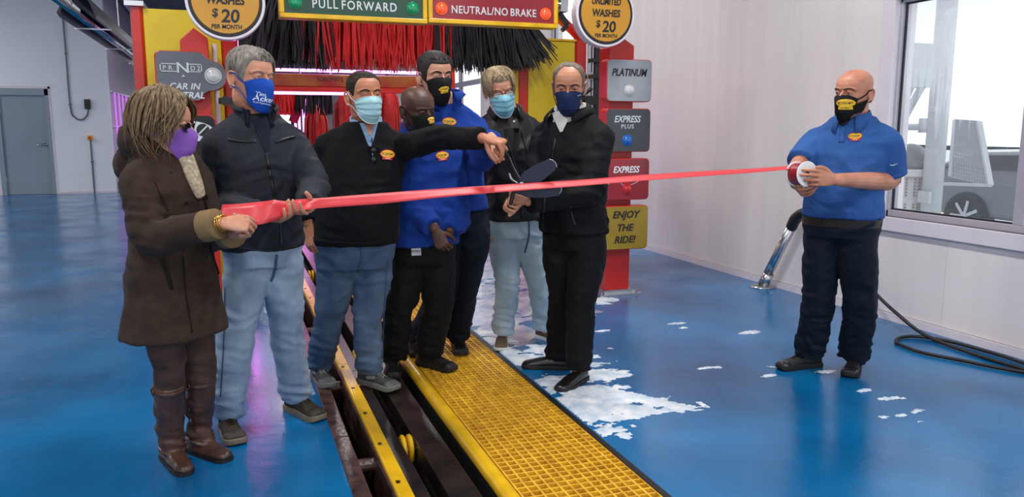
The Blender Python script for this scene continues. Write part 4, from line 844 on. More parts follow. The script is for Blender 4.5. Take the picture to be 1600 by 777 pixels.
def folds(A, fx=9, seed=0, elbows=(), lowz=None):
    def f(v):
        q = v * [fx, fx, fx * 1.35]; w = vnoise(q * .6, seed + 9)[:, None] * 1.3
        r = 1 - np.abs(vnoise(q + w, seed)) * 2.0; r2 = vnoise(v * 26 + w, seed + 3)
        d = A * 1.35 * (.62 * np.clip(r, -1, .9) + .30 * r2)
        for c, rad, amp in elbows:
            k = np.exp(-(np.linalg.norm(v - np.asarray(c), axis=1) / rad) ** 2)
            d = d + 2.0 * amp * k * vnoise(v * [10, 10, 44] + (v[:, :1] + v[:, 1:2]) * [0, 0, 12] + w * .4, seed + 4)
        return d
    return f
class Person:
    def __init__(s, label, hd, foot_px, a, pel, neck, shw=.19, pw=1.0, S=1.0, belly=0.0, lean=0.0):
        s.hd = hd; s.a = math.radians(a); s.sz = S
        s.f = -FH * math.cos(s.a) - RV * math.sin(s.a); s.L = RV * math.cos(s.a) - FH * math.sin(s.a)
        s.base = fl(*foot_px); s.root = thing('person', s.base, label, 'person', None)
        s.pel = s.p(*pel); s.neck = s.p(*neck) + UP * .062 * S; s.up = nrm(s.neck - s.pel); s.tl = np.linalg.norm(s.neck - s.pel); s.belly = belly; s.pw = pw
        s.sh = {q: s.neck - s.up * .168 * S + s.L * q * (shw - .012) for q in (-1, 1)}
        s.hip = {q: s.pel + s.L * q * .092 * pw for q in (-1, 1)}
        s.fine = []; s.coarse = G()
        s.arm = {}; s.leg = {}
    def p(s, px, py, dd=0.0): return at(px, py, s.hd + dd)
    def torso(s, g, off, t0=-.1, t1=1.0, flare=0.0, ext=None, n=32, wmul=1.0):
        ts = [r[0] for r in TORSO]; R = []
        zs = sorted(set([t0] + [t for t in ts if t0 < t < t1] + [t1]) | set(np.linspace(t0, t1, 18)))
        for t in zs:
            hw = np.interp(t, ts, [r[1] for r in TORSO]) * s.pw * wmul; hd = np.interp(t, ts, [r[2] for r in TORSO]) * s.pw; fo = np.interp(t, ts, [r[3] for r in TORSO])
            b = s.belly * math.exp(-((t - .3) / .26) ** 2); hd += b * .6; fo += b * .5; hw += b * .35
            fl_ = flare * max(0, (.15 - t)); hw += off + fl_; hd += off + fl_
            c = s.pel + s.up * (t * s.tl) + s.f * fo; row = []
            for k in range(n):
                th = 2 * PI * k / n; cx, sy = math.cos(th), math.sin(th); e = 2 / 2.35
                row.append(c + s.L * hw * math.copysign(abs(cx) ** e, cx) + s.f * hd * math.copysign(abs(sy) ** e, sy))
            R.append(row)
        g.loft(R); return g
    def set_arm(s, q, elbow, wrist): s.arm[q] = (s.sh[q], s.p(*elbow), s.p(*wrist))
    def set_leg(s, q, heel, ang, knee, L=.30, z=0.0, kd=None, lift=0):
        h = fl(*heel, z); a = math.radians(ang) if np.isscalar(ang) else 0; d = -FH * math.cos(a) - RV * math.sin(a)
        if not np.isscalar(ang): d = nrm((fl(*ang) - h) * [1, 1, 0])
        an = h + d * .075 + UP * .105
        kn_h = (np.dot(s.hip[q], FH) + np.dot(an, FH)) / 2; k = at(knee[0], knee[1], kn_h - .03 + (kd or 0)); s.leg[q] = (s.hip[q], k, an, h, d, L)
    def report(s, nm):
        for q in (-1, 1):
            if q in s.arm: A = s.arm[q]; print(nm, 'arm', q, *['%.2f' % np.linalg.norm(A[i + 1] - A[i]) for i in (0, 1)])
            if q in s.leg: A = s.leg[q]; print(nm, 'leg', q, *['%.2f' % np.linalg.norm(A[i + 1] - A[i]) for i in (0, 1)])
        print(nm, 'pel z %.2f neck z %.2f' % (s.pel[2], s.neck[2]), 'sh px')
    def body(s, H, skin, hands, female=False):
        'hands: {q: dict(d=, n=, pose=...)}; one body mesh'
        s.torso(s.coarse, -.032, .0)
        for q, A in s.leg.items():
            s.coarse.limb([A[0] + UP * .03, A[0] - UP * .06, A[1], A[2], A[2] - UP * .03], [.060, .068, .050, .036, .034], n=12)
            s.coarse.limb([A[3] + A[4] * .05 + UP * .05, A[3] + A[4] * .12 + UP * .045, A[3] + A[4] * .2 + UP * .034], [(.028, .02), (.033, .018), (.03, .014)], n=10, side=np.cross(A[4], UP))
        for q in (-1, 1): s.coarse.limb([s.neck - s.up * .06 + s.L * q * .04, s.sh[q]], [.038, .044], n=12)
        parts = [vox(s.coarse, .014, 3)]
        g = G(); head_geo(H, g, female); c0 = H((0, -.022, .045)); r = (.048 if female else .060) * H.sc
        g.limb([s.neck - s.up * .09, s.neck - s.up * .02, (s.neck + c0) / 2 + H.f * .004, c0, H((0, -.02, .085))], [(r * 1.15, r * 1.1), (r * 1.08, r * 1.06), r * 1.02, r, r * .95], n=18, side=s.L)
        parts.append(vox(g, .0036, 4, .5))
        for q, A in s.arm.items():
            h = hands.get(q); g = G(); k = h.get('r', 1.0)
            up = (A[0] + A[1]) / 2; g.limb([up, A[1] + (up - A[1]) * .15, A[1] + (A[2] - A[1]) * .25, A[1] + (A[2] - A[1]) * .6, A[2]], [.046 * k, .043 * k, .045 * k, .037 * k, (.029 * k, .024 * k)], n=14, side=h['n'] if False else None)
            fwd = s.p(*h['to']) - A[2] if 'to' in h else np.asarray(h['d'], float)
            nn = RV * h['n'][0] + UP * h['n'][1] - FH * h['n'][2]
            hand(g, A[2] + nrm(fwd) * .012, fwd, nn, h.get('sc', 1.0), h.get('pose', 'relaxed'), q == 1, h.get('thumb', (.55, .6, .45)), h.get('tc', 18))
            parts.append(vox(g, .0033, 2, .5))
        s.bodyo = obj('body', join(parts), skin, s.root); smooth(s.bodyo.data)
    def top(s, name, m, off, hem, sleeve, t1=.97, A=.005, wmul=1.0, flare=0.0, short=False, cut=.94, seed=0, v=.0095, shr=None, extra=None, parts=True):
        g = G(); th = (at(*hem, s.hd)[2] - s.pel[2]) / (s.up[2] * s.tl)
        s.torso(g, off, th, t1, flare, wmul=wmul); el = []
        for q, P in s.arm.items():
            r0, r1, r2 = sleeve; r0 *= .86; a, b, c = P
            g.limb([s.neck - s.up * .055 + s.L * q * .035, s.neck - s.up * .100 + s.L * q * .10, a + UP * .012], [.044 + off * .5, .050 + off * .5, r0 * .9], n=16)
            if short: e = a + (b - a) * cut; g.limb([a, a + (e - a) * .5, e], [r0, r1, r2], n=18, round_ends=(True, False))
            else:
                e = b + (c - b) * cut; g.limb([a, a + (b - a) * .5, b, b + (e - b) * .5, e], [r0, (r0 + r1) / 2, r1, (r1 + r2) / 2, r2], n=18, round_ends=(True, False)); el.append((b, .13, A * 1.0))
        if extra: extra(g)
        s.topo = obj(name, vox(g, v, 4, .5, folds(A, 10, seed, el)), m, s.root); return s.topo
    def trousers(s, m, waist_t=.2, r=(.105, .082, .072), off=.012, A=.006, seed=1, end=-.024, name='trousers', v=.0095):
        g = G(); s.torso(g, off, -.04, waist_t); el = []
        for q, P in s.leg.items():
            h, k, an = P[:3]; e = an - UP * (.045 + end) - P[4] * .012
            g.limb([h + UP * .06, h - UP * .10, k, k + (e - k) * .5, e], [(r[0] * .9), r[0], r[1], (r[1] + r[2]) / 2 * .98, r[2]], n=20, round_ends=(True, False))
            el += [(an, .17, A * .9), (k, .12, A * .5)]
        g.limb([s.hip[-1] - UP * .02, s.pel - UP * .035, s.hip[1] - UP * .02], [.085, .082, .085], n=14)
        s.trouo = obj(name, vox(g, v, 3, .5, folds(A, 9, seed, el)), m, s.root); return s.trouo
def shoe(P, q, kind, m, m_sole, m_lace=None, W=1.0, m2=None, m_cap=None):
    _, _, an, h, d, L = P.leg[q]; sd = np.cross(d, UP); u = np.array([0, .06, .15, .28, .4, .52, .64, .76, .86, .93, .975, 1.0])
    w = np.array([.022, .031, .0345, .034, .035, .0385, .043, .0465, .0455, .040, .031, .014]) * W
    hh = dict(boot=[.10, .118, .125, .125, .108, .088, .074, .063, .056, .049, .042, .034], sneaker=[.080, .092, .094, .092, .088, .080, .069, .058, .051, .044, .037, .028], loafer=[.062, .074, .076, .074, .072, .070, .063, .054, .047, .041, .035, .026], dress=[.066, .080, .084, .083, .080, .074, .066, .056, .050, .045, .039, .028])[kind]
    zs = .020 if kind in ('dress', 'loafer') else .028; R = []
    O = h - d * .02
    Q = lambda a, b, z: O + d * (a * L) + sd * (b + .006 * math.sin(a * PI) * (-q)) + UP * z
    for i in range(len(u)):
        row = []
        for k in range(13): th = PI * k / 12; c = math.cos(th); row.append(Q(u[i], w[i] * math.copysign(abs(c) ** .75, c), zs * .7 + (hh[i] - zs * .7) * abs(math.sin(th)) ** .62))
        row.append(Q(u[i], 0, zs * .65)); R.append(row)
    me = G().loft(R).mesh(); recalc(me); smooth(me)
    so = obj('shoe', me, m, P.root); sb = so.modifiers.new('s', 'SUBSURF'); sb.levels = 1; sb.render_levels = 1
    toe = .012 if kind != 'dress' else .006; out = []
    for sgn in (1, -1):
        idx = range(len(u)) if sgn == 1 else range(len(u) - 1, -1, -1)
        out += [(u[i], sgn * (w[i] + .0045)) for i in idx]
    g = G(); n = len(out)
    rows = []
    for z0, k in ((0.0, .97), (.006, 1.0), (zs, 1.0), (zs + .004, .96)): rows.append([Q(.5 + (a - .5) * (1.015 if k == 1 else 1.0), b * k, z0 + toe * max(0, (a - .82) / .18) ** 2 * (1 if z0 < .01 else .5)) for a, b in out])
    g.loft(rows); obj('sole', g, m_sole, so)
    if kind in ('dress',): obj('heel', G().loft([[Q(a, b * .98, z) for a, b in [(x, y) for x, y in out if x <= .29]] for z in (0, .022)]), m_sole, so)
    if kind in ('dress', 'loafer'):
        obj('apron_seam', G().limb([Q(.50, .030, .066), Q(.66, .034, .056), Q(.80, .026, .048), Q(.85, 0, .048), Q(.80, -.026, .048), Q(.66, -.034, .056), Q(.50, -.030, .066)], [.0022] * 7, n=6), m2 or m, so, sm=True)
    if m_lace is not None:
        g = []
        for k in range(5):
            a = .42 + .055 * k; top = np.interp(a, u, hh) + .003; b = .017
            obj('lace', G().limb([Q(a, b, top - .008), Q(a + .006, 0, top + .001), Q(a + .02, -b, top - .008)], [.0026] * 3, n=6).limb([Q(a, -b, top - .008), Q(a + .006, 0, top + .002), Q(a + .02, b, top - .008)], [.0026] * 3, n=6), m_lace, so, sm=True)
        obj('lace_bow', G().limb([Q(.40, 0, np.interp(.4, u, hh) + .006), Q(.42, .03, .10), Q(.45, .045, .082), Q(.42, .02, .095)], [.002] * 4, n=6).limb([Q(.40, 0, np.interp(.4, u, hh) + .006), Q(.42, -.03, .10), Q(.46, -.042, .08), Q(.42, -.02, .095)], [.002] * 4, n=6), m_lace, so, sm=True)
    if kind in ('sneaker', 'boot') and m2 is not None:
        rows = []
        for k in range(11): th = PI * k / 10; rows.append([Q(x, (np.interp(x, u, w) + .0018) * math.copysign(abs(math.cos(th)) ** .75, math.cos(th)), zs + (np.interp(x, u, hh) + .0018 - zs) * abs(math.sin(th)) ** .62) for x in (.80, .86, .92, .965)])
        me = G().loft(rows, closed=False).mesh(); smooth(me); tcap = obj('toe_cap', me, m_cap or m2, so); sd_ = tcap.modifiers.new('s', 'SOLIDIFY'); sd_.thickness = .002
        for sg in (-1, 1): obj('side_panel', G().limb([Q(.30, sg * (np.interp(.3, u, w) + .001), .05), Q(.42, sg * (np.interp(.42, u, w) + .0005), .058), Q(.52, sg * (np.interp(.52, u, w) - .004), .062)], [(.011, .002)] * 3, n=8, side=UP), m2, so, sm=True)
    return so
def collar(P, m, r=.066, h=.035, gap=28, drop=.035, flare=.024, tips=.03, name='collar', parent=None, fwd=.012, tilt=.25, yaw=0, lift=0.0):
    f, L = P.f, P.L
    if yaw: y = math.radians(yaw); f, L = f * math.cos(y) + L * math.sin(y), L * math.cos(y) - f * math.sin(y)
    C = P.neck + f * fwd + UP * (-.012 + lift); n = 30; g0 = math.radians(gap); rows = []
    for i in range(n + 1):
        th = g0 + (2 * PI - 2 * g0) * i / n; e = nrm(f * math.cos(th) + L * math.sin(th)); k = math.cos(th); tip = math.exp(-(min(th - g0, 2 * PI - g0 - th) / .45) ** 2)
        base = C - UP * (tilt * r * (k + 1) * .5); ry = r * (1.0 + .06 * k)
        rows.append([base + e * (ry + .004) - UP * .02, base + e * ry + UP * h * .5, base + e * (ry - .002) + UP * h, base + e * (ry + .006) + UP * (h + .003), base + e * (ry + flare * .6) + UP * (h - drop * .5), base + e * (ry + flare + tips * .35 * tip) + UP * (h - drop - tips * tip)])
    me = G().loft(rows, closed=False).mesh(); recalc(me); smooth(me); o = obj(name, me, m, parent or P.root); sd = o.modifiers.new('s', 'SOLIDIFY'); sd.thickness = .004; sd.offset = 0; return o
def strip_on(tree, pxs, w, m, parent, name, lift=.002, th=.003, sub=14):
    'a narrow strip laid over a garment along points measured in the photograph'
    Q = []
    for q in catmull([np.array([a, b, 0.]) for a, b in pxs], sub) if len(pxs) > 2 else [np.array(pxs[0]) + (np.array(pxs[1]) - np.array(pxs[0])) * k / sub for k in range(sub + 1)]:
        h, n = hit(tree, q[0], q[1])
        if h is not None: Q.append((h, n))
    if len(Q) < 3: return None
    rows = []
    for i, (p, n) in enumerate(Q):
        T = nrm(Q[min(i + 1, len(Q) - 1)][0] - Q[max(0, i - 1)][0]); S = nrm(np.cross(T, n)); b = p + n * lift
        rows.append([b - S * w / 2, b - S * w / 2 + n * th, b + S * w / 2 + n * th, b + S * w / 2])
    me = G().loft(rows).mesh(); recalc(me); return obj(name, me, m, parent, sm=True)
def patch(tree, px, py, w, h, m, parent, name, shape=None, lift=.002, tilt=0.0, nx=10, ny=8, th=.0015, nn=None, reach=.03):
    c, n = hit(tree, px, py); n = n if nn is None else nn
    if c is None: print('MISS', name, px, py); return None
    me = wrap(grid(w, h, nx, ny, shape, th).mesh(), tree, c, n, lift=lift, tilt=tilt, reach=reach); recalc(me); return obj(name, me, m, parent, sm=False)
def cap_text(tree, px, py, txt, hgt, m, parent, lift=.0035, tilt=0.0, bold=.01, sx=1.0, shear=0.0, name='lettering', H=None):
    c, n = hit(tree, px, py)
    if c is None: return None
    if H is not None: n = mask_n(H, c)
    return obj(name, wrap(text_mesh(txt, hgt, .0004, shear, bold, sx), tree, c, n, lift=lift, tilt=tilt, reach=.07 if H is not None else .03), m, parent)
m_lred = mat('logo_red', (196, 30, 34), .5); m_lyel = mat('logo_yellow', (240, 190, 40), .5); m_lblk = mat('logo_black', (24, 22, 20), .5)
def logo(tree, px, py, w, parent, tilt=0.0):
    'small embroidered badge: yellow oval with red border, dark wording, red tab below'
    b = patch(tree, px, py, w, w * .58, m_lred, parent, 'badge', disc(w, w * .58), .0015, tilt, 12, 10)
    if b is None: return
    patch(tree, px, py, w * .9, w * .47, m_lyel, b, 'badge_oval', disc(w * .9, w * .47), .0028, tilt, 12, 10)
    cap_text(tree, px, py, 'ECONOMY', w * .15, m_lblk, b, .0045, tilt, .02, .74)
    c, n = hit(tree, px, py); k = F / np.dot(c - CAMP, FH)
    dy = w * .27 * k; patch(tree, px + math.sin(tilt) * dy, py + dy * 1.05, w * .66, w * .15, m_lred, b, 'badge_tab', None, .0030, tilt, 8, 3)
    cap_text(tree, px + math.sin(tilt) * dy, py + dy * 1.05, 'EXPRESS', w * .07, mat('logo_cream', (246, 236, 210), .5), b, .0048, tilt, .008, .9)
    cap_text(tree, px, py + dy * .48, 'CAR WASH', w * .07, m_lred, b, .0046, tilt, .008, .9)
def mask_n(H, c): v = c - (H.C - H.f * .03); v = v - H.M[:, 2] * (v @ H.M[:, 2]); return nrm(v)
def mask_logo(o, px, py, w, tilt=0.0, H=None):
    T = bvh(o); nn = mask_n(H, hit(T, px, py)[0]) if hit(T, px, py)[0] is not None else None
    b = patch(T, px, py, w, w * .5, m_lyel, o, 'mask_badge', disc(w, w * .5), .0018, tilt, 12, 8, nn=nn, reach=.07)
    if b is None: return
    c, n = hit(T, px, py); k = F / np.dot(c - CAMP, FH)
    patch(T, px, py + w * .33 * k, w * .72, w * .2, m_lyel, o, 'badge_tab', None, .0018, tilt, 8, 3, nn=nn, reach=.07)
    o2 = text_mesh('ECONOMY', w * .15, .0004, .1, .02, .72); wrap(o2, T, c, nn, lift=.0036, tilt=tilt, reach=.07); obj('lettering', o2, m_lblk, o)
    c2, n2 = hit(T, px, py + w * .33 * k)
    if c2 is not None: obj('lettering', wrap(text_mesh('EXPRESS', w * .09, .0004, 0, .01, .9), T, c2, nn, lift=.0036, tilt=tilt, reach=.07), m_lblk, o)
def buttons(tree, pxs, r, m, parent, name='button'):
    for a, b in pxs:
        c, n = hit(tree, a, b)
        if c is not None: obj(name, G().cyl(c, c + n * .004, r, 12), m, parent)
# ================================================================== PEOPLE
m_jean = mat('washed_blue_denim', (168, 186, 204), .8, c2=(116, 138, 164), vs=5, stretch=(1, 1, .5), bump=.25, bs=220, sheen=.2)
m_jean2 = mat('mid_blue_denim', (96, 118, 144), .8, c2=(58, 78, 106), vs=5, stretch=(1, 1, .5), bump=.25, bs=220, sheen=.2)
m_jean3 = mat('pale_blue_denim', (182, 200, 210), .8, c2=(142, 164, 180), vs=5, stretch=(1, 1, .5), bump=.25, bs=220, sheen=.2)
m_blackcloth = mat('black_cloth', (17, 17, 19), .75, var=.15, vs=6, bump=.15, bs=160, sheen=.15)
m_navyp = mat('navy_twill', (17, 25, 38), .7, var=.15, vs=5, bump=.15, bs=200, sheen=.15)
m_sole_d = mat('black_sole', (24, 23, 22), .6); m_sole_g = mat('grey_sole', (118, 116, 112), .6); m_sole_t = mat('tan_sole', (116, 104, 84), .6); m_sole_w = mat('pale_sole', (220, 222, 224), .5)
m_lacew = mat('grey_lace', (150, 148, 144), .7); m_laced = mat('dark_lace', (34, 30, 26), .7); m_goldm = mat('gold_metal', (214, 168, 78), .25, metal=1.0)
def denim_details(P, fly, sd=()):
    T = bvh(P.trouo); strip_on(T, fly, .012, mat('denim_seam', (70, 92, 120), .8), P.trouo, 'fly_seam', .003, .002)
    for q in sd: strip_on(T, q, .006, mat('denim_seam', (70, 92, 120), .8), P.trouo, 'side_seam', .0025, .002)

# ---- woman in brown coat -------------------------------------------------------------
P = Person('person in dark brown hooded coat and purple mask, brown hair, in tall brown boots', 3.28, (305, 712), -68, (270, 432), (262, 246), shw=.165, pw=.93, S=.92)
P.set_arm(-1, (236, 372, -.20), (345, 349, -.28)); P.set_arm(1, (322, 368, .04), (366, 364, -.16))
P.set_leg(-1, (262, 716), (290, 742), (263, 575), L=.27, kd=-.0); P.set_leg(1, (300, 704), (358, 722), (312, 566), L=.27)
sk = skin_mat('fair_warm', (214, 158, 128), (194, 130, 102)); H = Head(P.p(256, 194, -.05), -95, 8, 0, 1.08)
P.body(H, sk, {-1: dict(to=(384, 350, -.26), n=(.1, -.6, -.8), pose='grip', sc=.92, r=.85), 1: dict(to=(392, 356, -.22), n=(0, .2, 1), pose='fist', sc=.92, r=.85)}, True)
eyes(H, P.root, (70, 60, 40))
m_hair = mat('brown_blond_hair', (146, 116, 80), .6, c2=(74, 56, 38), vs=30, stretch=(3, 3, .6), bump=.3, bs=90)
lk = []
for i in range(620):
    q = random.choice((-1, 1)); a0 = q * random.uniform(.25, 3.1); a1 = a0 * random.uniform(.96, 1.06) if abs(a0) > 1.2 else q * random.uniform(1.25, 1.6)
    a1 = q * min(3.1, max(1.25 if random.random() < .85 else 1.05, abs(a1))); z1 = random.uniform(.012, .07) if abs(a1) > 1.95 else (random.uniform(.075, .125) if random.random() < .82 else random.uniform(.03, .08))
    lk.append((lock(H, a0, random.uniform(.19, .235), a1, z1, random.uniform(.012, .03), random.uniform(.012, .05), random.uniform(-.012, .04)), random.uniform(.0025, .006)))
for i in range(70):
    a0 = -random.uniform(.3, 1.0); lk.append((lock(H, a0, random.uniform(.19, .23), -random.uniform(1.15, 1.45), random.uniform(.05, .10), .016, .016, .008), .0035))
hair_cap(H, P.root, m_hair, dict(front=.196, temple=.19, burn_t=.165, burn=.125, nape=.02, side=.028, crown=.026, rough=.2), lk)
mk = face_mask(H, P.root, mat('purple_cloth', (140, 92, 182), .75, var=.05, bump=.15, bs=260, sheen=.2))
m_lens = mat('dark_lens', (26, 18, 16), .08); m_frame = mat('tortoise_frame', (48, 30, 22), .25)
gset = None
def glasses(H, root, m_f, m_l, wire=False, name='glasses', dz=0.0):
    o = None; r = .0016 if wire else .0028
    g = G()
    for q in (-1, 1):
        cs = [H((q * .033 + .024 * math.cos(a), .0985 - .006 * (abs(q * .033 + .024 * math.cos(a)) / .055) ** 2, .119 + dz + .0165 * math.sin(a))) for a in np.linspace(0, 2 * PI, 20)]
        g.limb(cs, [r] * 20, n=6, sub=1); g.limb([H((q * .057, .0925, .124 + dz)), H((q * .074, .05, .124 + dz)), H((q * .080, -.005, .122)), H((q * .080, -.02, .112))], [r] * 4, n=6)
    g.limb([H((-.009, .0985, .122 + dz)), H((0, .101, .125 + dz)), H((.009, .0985, .122 + dz))], [r] * 3, n=6)
    o = obj(name, g, m_f, root, sm=True)
    for q in (-1, 1):
        c = [H((q * .033 + .0235 * math.cos(a), .0975 - .006 * (abs(q * .033 + .0235 * math.cos(a)) / .055) ** 2, .119 + dz + .016 * math.sin(a))) for a in np.linspace(0, 2 * PI, 20, False)]
        obj('lens', G().loft([c, [p - H.f * .0015 for p in c]]), m_l, o)
    return o
glasses(H, P.root, m_frame, m_lens, name='sunglasses')
m_coat = mat('dark_brown_wool', (58, 44, 36), .85, var=.18, vs=22, bump=.35, bs=240, sheen=.3)
def hood(g):
    b = -P.f; C = P.neck + UP * .005
    g.limb([C + P.f * .03 - P.L * .10 - UP * .03, C + b * .07 - P.L * .12 + UP * .005, C + b * .15 + UP * .0, C + b * .07 + P.L * .12 + UP * .005, C + P.f * .03 + P.L * .10 - UP * .03], [(.04, .03), (.06, .045), (.085, .06), (.06, .045), (.04, .03)], n=14, side=UP)
    g.ell(C + b * .15 - UP * .09, (.11, .11, .10))
P.top('coat', m_coat, .030, (272, 520), (.085, .072, .058), t1=.98, A=.005, flare=.10, cut=.80, extra=hood, seed=3)
m_cuff = mat('tan_wool', (128, 104, 72), .85, bump=.3, bs=240)
for q in (-1, 1):
    a, b, c = P.arm[q]; e = b + (c - b) * .76; e2 = b + (c - b) * .95; obj('cuff', G().limb([e, e + (e2 - e) * .12, e2, e2 + (e2 - e) * .02], [.056, .063, .061, .052], n=24, round_ends=(False, False)), m_cuff, P.root, sm=True)
T = bvh(P.topo); m_btn = mat('dark_button', (36, 28, 24), .3)
strip_on(T, [(296, 262), (318, 310), (326, 345), (330, 390), (345, 440), (362, 505)], .008, mat('coat_edge', (30, 25, 22), .85), P.topo, 'front_edge')
buttons(T, [(321, 309), (325, 403)], .013, m_btn, P.topo); buttons(T, [(268, 268), (291, 317)], .006, m_btn, P.topo, 'stud')
strip_on(T, [(254, 405), (262, 430), (268, 452)], .016, mat('coat_edge', (30, 25, 22), .85), P.topo, 'pocket_welt')
for k, pth in enumerate(([(242, 285), (262, 330)], [(285, 400), (290, 460), (300, 520)])): strip_on(T, pth, .004, mat('coat_edge', (30, 25, 22), .85), P.topo, 'coat_seam')
# scarf
m_scarf = mat('cream_knit', (206, 192, 166), .85, c2=(150, 134, 108), vs=70, bump=.6, bs=120)
s0, n0 = hit(T, 292, 262); s1, _ = hit(T, 303, 285); s2, _ = hit(T, 311, 306)
scp = [P.neck + P.f * .045 - P.L * .045 + UP * .02, P.neck + P.f * .085 - P.L * .005 - UP * .03] + [x + n0 * .008 for x in (s1, s2) if x is not None]
obj('scarf', G().limb(scp, [(.03, .024), (.042, .026), (.036, .018), (.026, .012)][:len(scp)], n=14, side=np.cross(UP, P.f)).limb([P.neck + P.f * .06 + P.L * .05 + UP * .01, P.neck + P.f * .09 + P.L * .02 - UP * .02, P.neck + P.f * .06 - P.L * .04 + UP * .012, P.neck - P.f * .02 - P.L * .062 + UP * .018], [.026, .03, .026, .022], n=12), m_scarf, P.root, sm=True)
a, b, c = P.arm[-1]
for k in range(3): 
    e = c + (c - b) * (.01 + .03 * k) - (c - b) * .02; ax = nrm(c - b); u_ = nrm(np.cross(ax, UP)); v_ = np.cross(ax, u_)
    obj('bracelet', G().limb([e + (u_ * math.cos(t_) * .034 + v_ * math.sin(t_) * .030) for t_ in np.linspace(0, 2 * PI, 22)], [.0028] * 22, n=6, sub=1), m_goldm, P.root, sm=True)
m_cord = mat('brown_corduroy', (84, 64, 58), .85, c2=(62, 46, 42), vs=9, bump=.3, bs=120, sheen=.3)
P.trousers(m_cord, .1, (.083, .066, .056), .008, .006, end=-.05)
m_boot = mat('brown_leather', (92, 60, 46), .38, c2=(58, 38, 31), vs=10, bump=.15, bs=50, coat=.15)
for q in (-1, 1):
    h_, k, an, he, d, L = P.leg[q]; sd = np.cross(d, UP); bl = he - d * .02; kn = an + (k - an) * .80
    g = G().limb([kn, an + (k - an) * .5, an + (k - an) * .12, an - UP * .045 + d * .0], [.066, .062, .047, .05], n=20, round_ends=(False, False))
    u = [(-.0, .03, .07), (.05, .036, .085), (.11, .037, .085), (.16, .040, .07), (.20, .0415, .058), (.24, .038, .05), (.265, .028, .042), (.275, .012, .034)]
    R = []
    for x, w, z in u: R.append([bl + d * x + sd * w * math.copysign(abs(math.cos(t_)) ** .75, math.cos(t_)) + UP * (.016 + (z - .016) * abs(math.sin(t_)) ** .7) for t_ in np.linspace(0, PI, 13)] + [bl + d * x + UP * .015])
    g.loft(R)
    el = [(an, .10, .0045)]
    bo = obj('boot', vox(g, .007, 4, .5, folds(.003, 12, 4, el)), m_boot, P.root)
    out = [(x, (w + .004)) for x, w, z in u] + [(x, -(w + .004)) for x, w, z in reversed(u)]
    obj('sole', G().loft([[bl + d * x + sd * y + UP * z for x, y in out] for z in (.0, .006, .018)]), m_sole_d, bo); hl = [(x, y) for x, y in out if x <= .06]
    top_ = an + (k - an) * .74; ax = nrm(k - an); u_ = nrm(d - ax * (d @ ax)); v_ = np.cross(ax, u_)
    obj('boot_strap', G().limb([top_ + (u_ * math.cos(t_) + v_ * math.sin(t_)) * .0665 for t_ in np.linspace(0, 2 * PI, 24)], [(.004, .012)] * 24, n=8, sub=1, side=u_), m_boot, bo, sm=True)
    lo = he + d * .075 + UP * .082; obj('boot_strap', G().limb([lo + (d * math.cos(t_) * .062 + sd * math.sin(t_) * .050) + UP * (-.022 * math.cos(t_)) for t_ in np.linspace(0, 2 * PI, 24)], [(.004, .010)] * 24, n=8, sub=1, side=d), m_boot, bo, sm=True)
    for cc in (top_ + (v_ * -.07 if q == -1 else v_ * -.07), lo - sd * .054): obj('buckle', G().limb([cc + (d * math.cos(t_) + UP * math.sin(t_)) * .016 for t_ in np.linspace(0, 2 * PI, 13)], [.003] * 13, n=6, sub=1), mat('dull_brass', (120, 96, 66), .35, metal=1), bo, sm=True)
P.report('woman')

# ---- gray-haired man in charcoal jacket ------------------------------------------------
P = Person('person with grey hair in charcoal zip jacket, blue printed mask and light jeans', 3.70, (422, 672), -30, (412, 405), (398, 192), shw=.185)
P.set_arm(-1, (336, 322, -.04), (424, 338, -.40)); P.set_arm(1, (489, 290, -.06), (483, 324, -.34))
P.set_leg(-1, (353, 668), (373, 700), (368, 538)); P.set_leg(1, (453, 640), (512, 664), (448, 520))
H = Head(P.p(392, 124, -.05), -58, 2, -3, 1.10); sk2 = skin_mat('fair_pink', (216, 156, 126), (196, 130, 102))
P.body(H, sk2, {-1: dict(to=(460, 341, -.50), n=(-.1, .9, .3), pose='relaxed', thumb=(.7, .3, .8)), 1: dict(to=(457, 337, -.50), n=(0, .95, .1), pose='relaxed', thumb=(.6, .35, .85))})
m_gh = mat('grey_hair', (156, 148, 136), .6, c2=(104, 96, 86), vs=40, stretch=(2, 2, .8), bump=.3, bs=90)
eyes(H, P.root, (92, 104, 112), mat('grey_brow', (150, 136, 120), .8))
lk = []
for i in range(560):
    a0 = random.uniform(-.5, .5) + .35; q = -1 if random.random() < .62 else 1
    if q > 0: a0, a1, z0, z1 = random.uniform(.45, 2.6), 0, .225, 0; a1 = a0 + random.uniform(-.1, .2); z1 = max(hairline(a1, dict(front=.19, nape=.05)), .10) + random.uniform(-.0, .03)
    else:
        a0 = random.uniform(-2.8, .3); a1 = a0 - random.uniform(-.1, .45); z0 = random.uniform(.20, .234); z1 = (.184 if abs(a1) < .9 else .11) + random.uniform(0, .04)
    lk.append((lock(H, a0, z0, a1, z1, random.uniform(.012, .022), random.uniform(.004, .010)), random.uniform(.002, .004)))
hair_cap(H, P.root, m_gh, dict(front=.186, temple=.186, burn_t=.155, burn=.098, nape=.035, side=.011, crown=.018, rough=.15), lk)
m_blue = mat('royal_blue_mask', (26, 76, 172), .7, var=.08, bump=.12, bs=220)
mk = face_mask(H, P.root, m_blue, big=1.0); T = bvh(mk); m_mt = mat('mask_white_print', (236, 240, 246), .6)
cap_text(T, 407, 147, 'Tim', .017, m_mt, mk, .0022, -.22, .012, H=H); cap_text(T, 414, 155, 'Acker', .024, m_mt, mk, .0022, -.18, .018, .92, H=H); cap_text(T, 412, 162, 'State Representative', .0075, m_mt, mk, .0022, -.2, .01, .8, H=H)
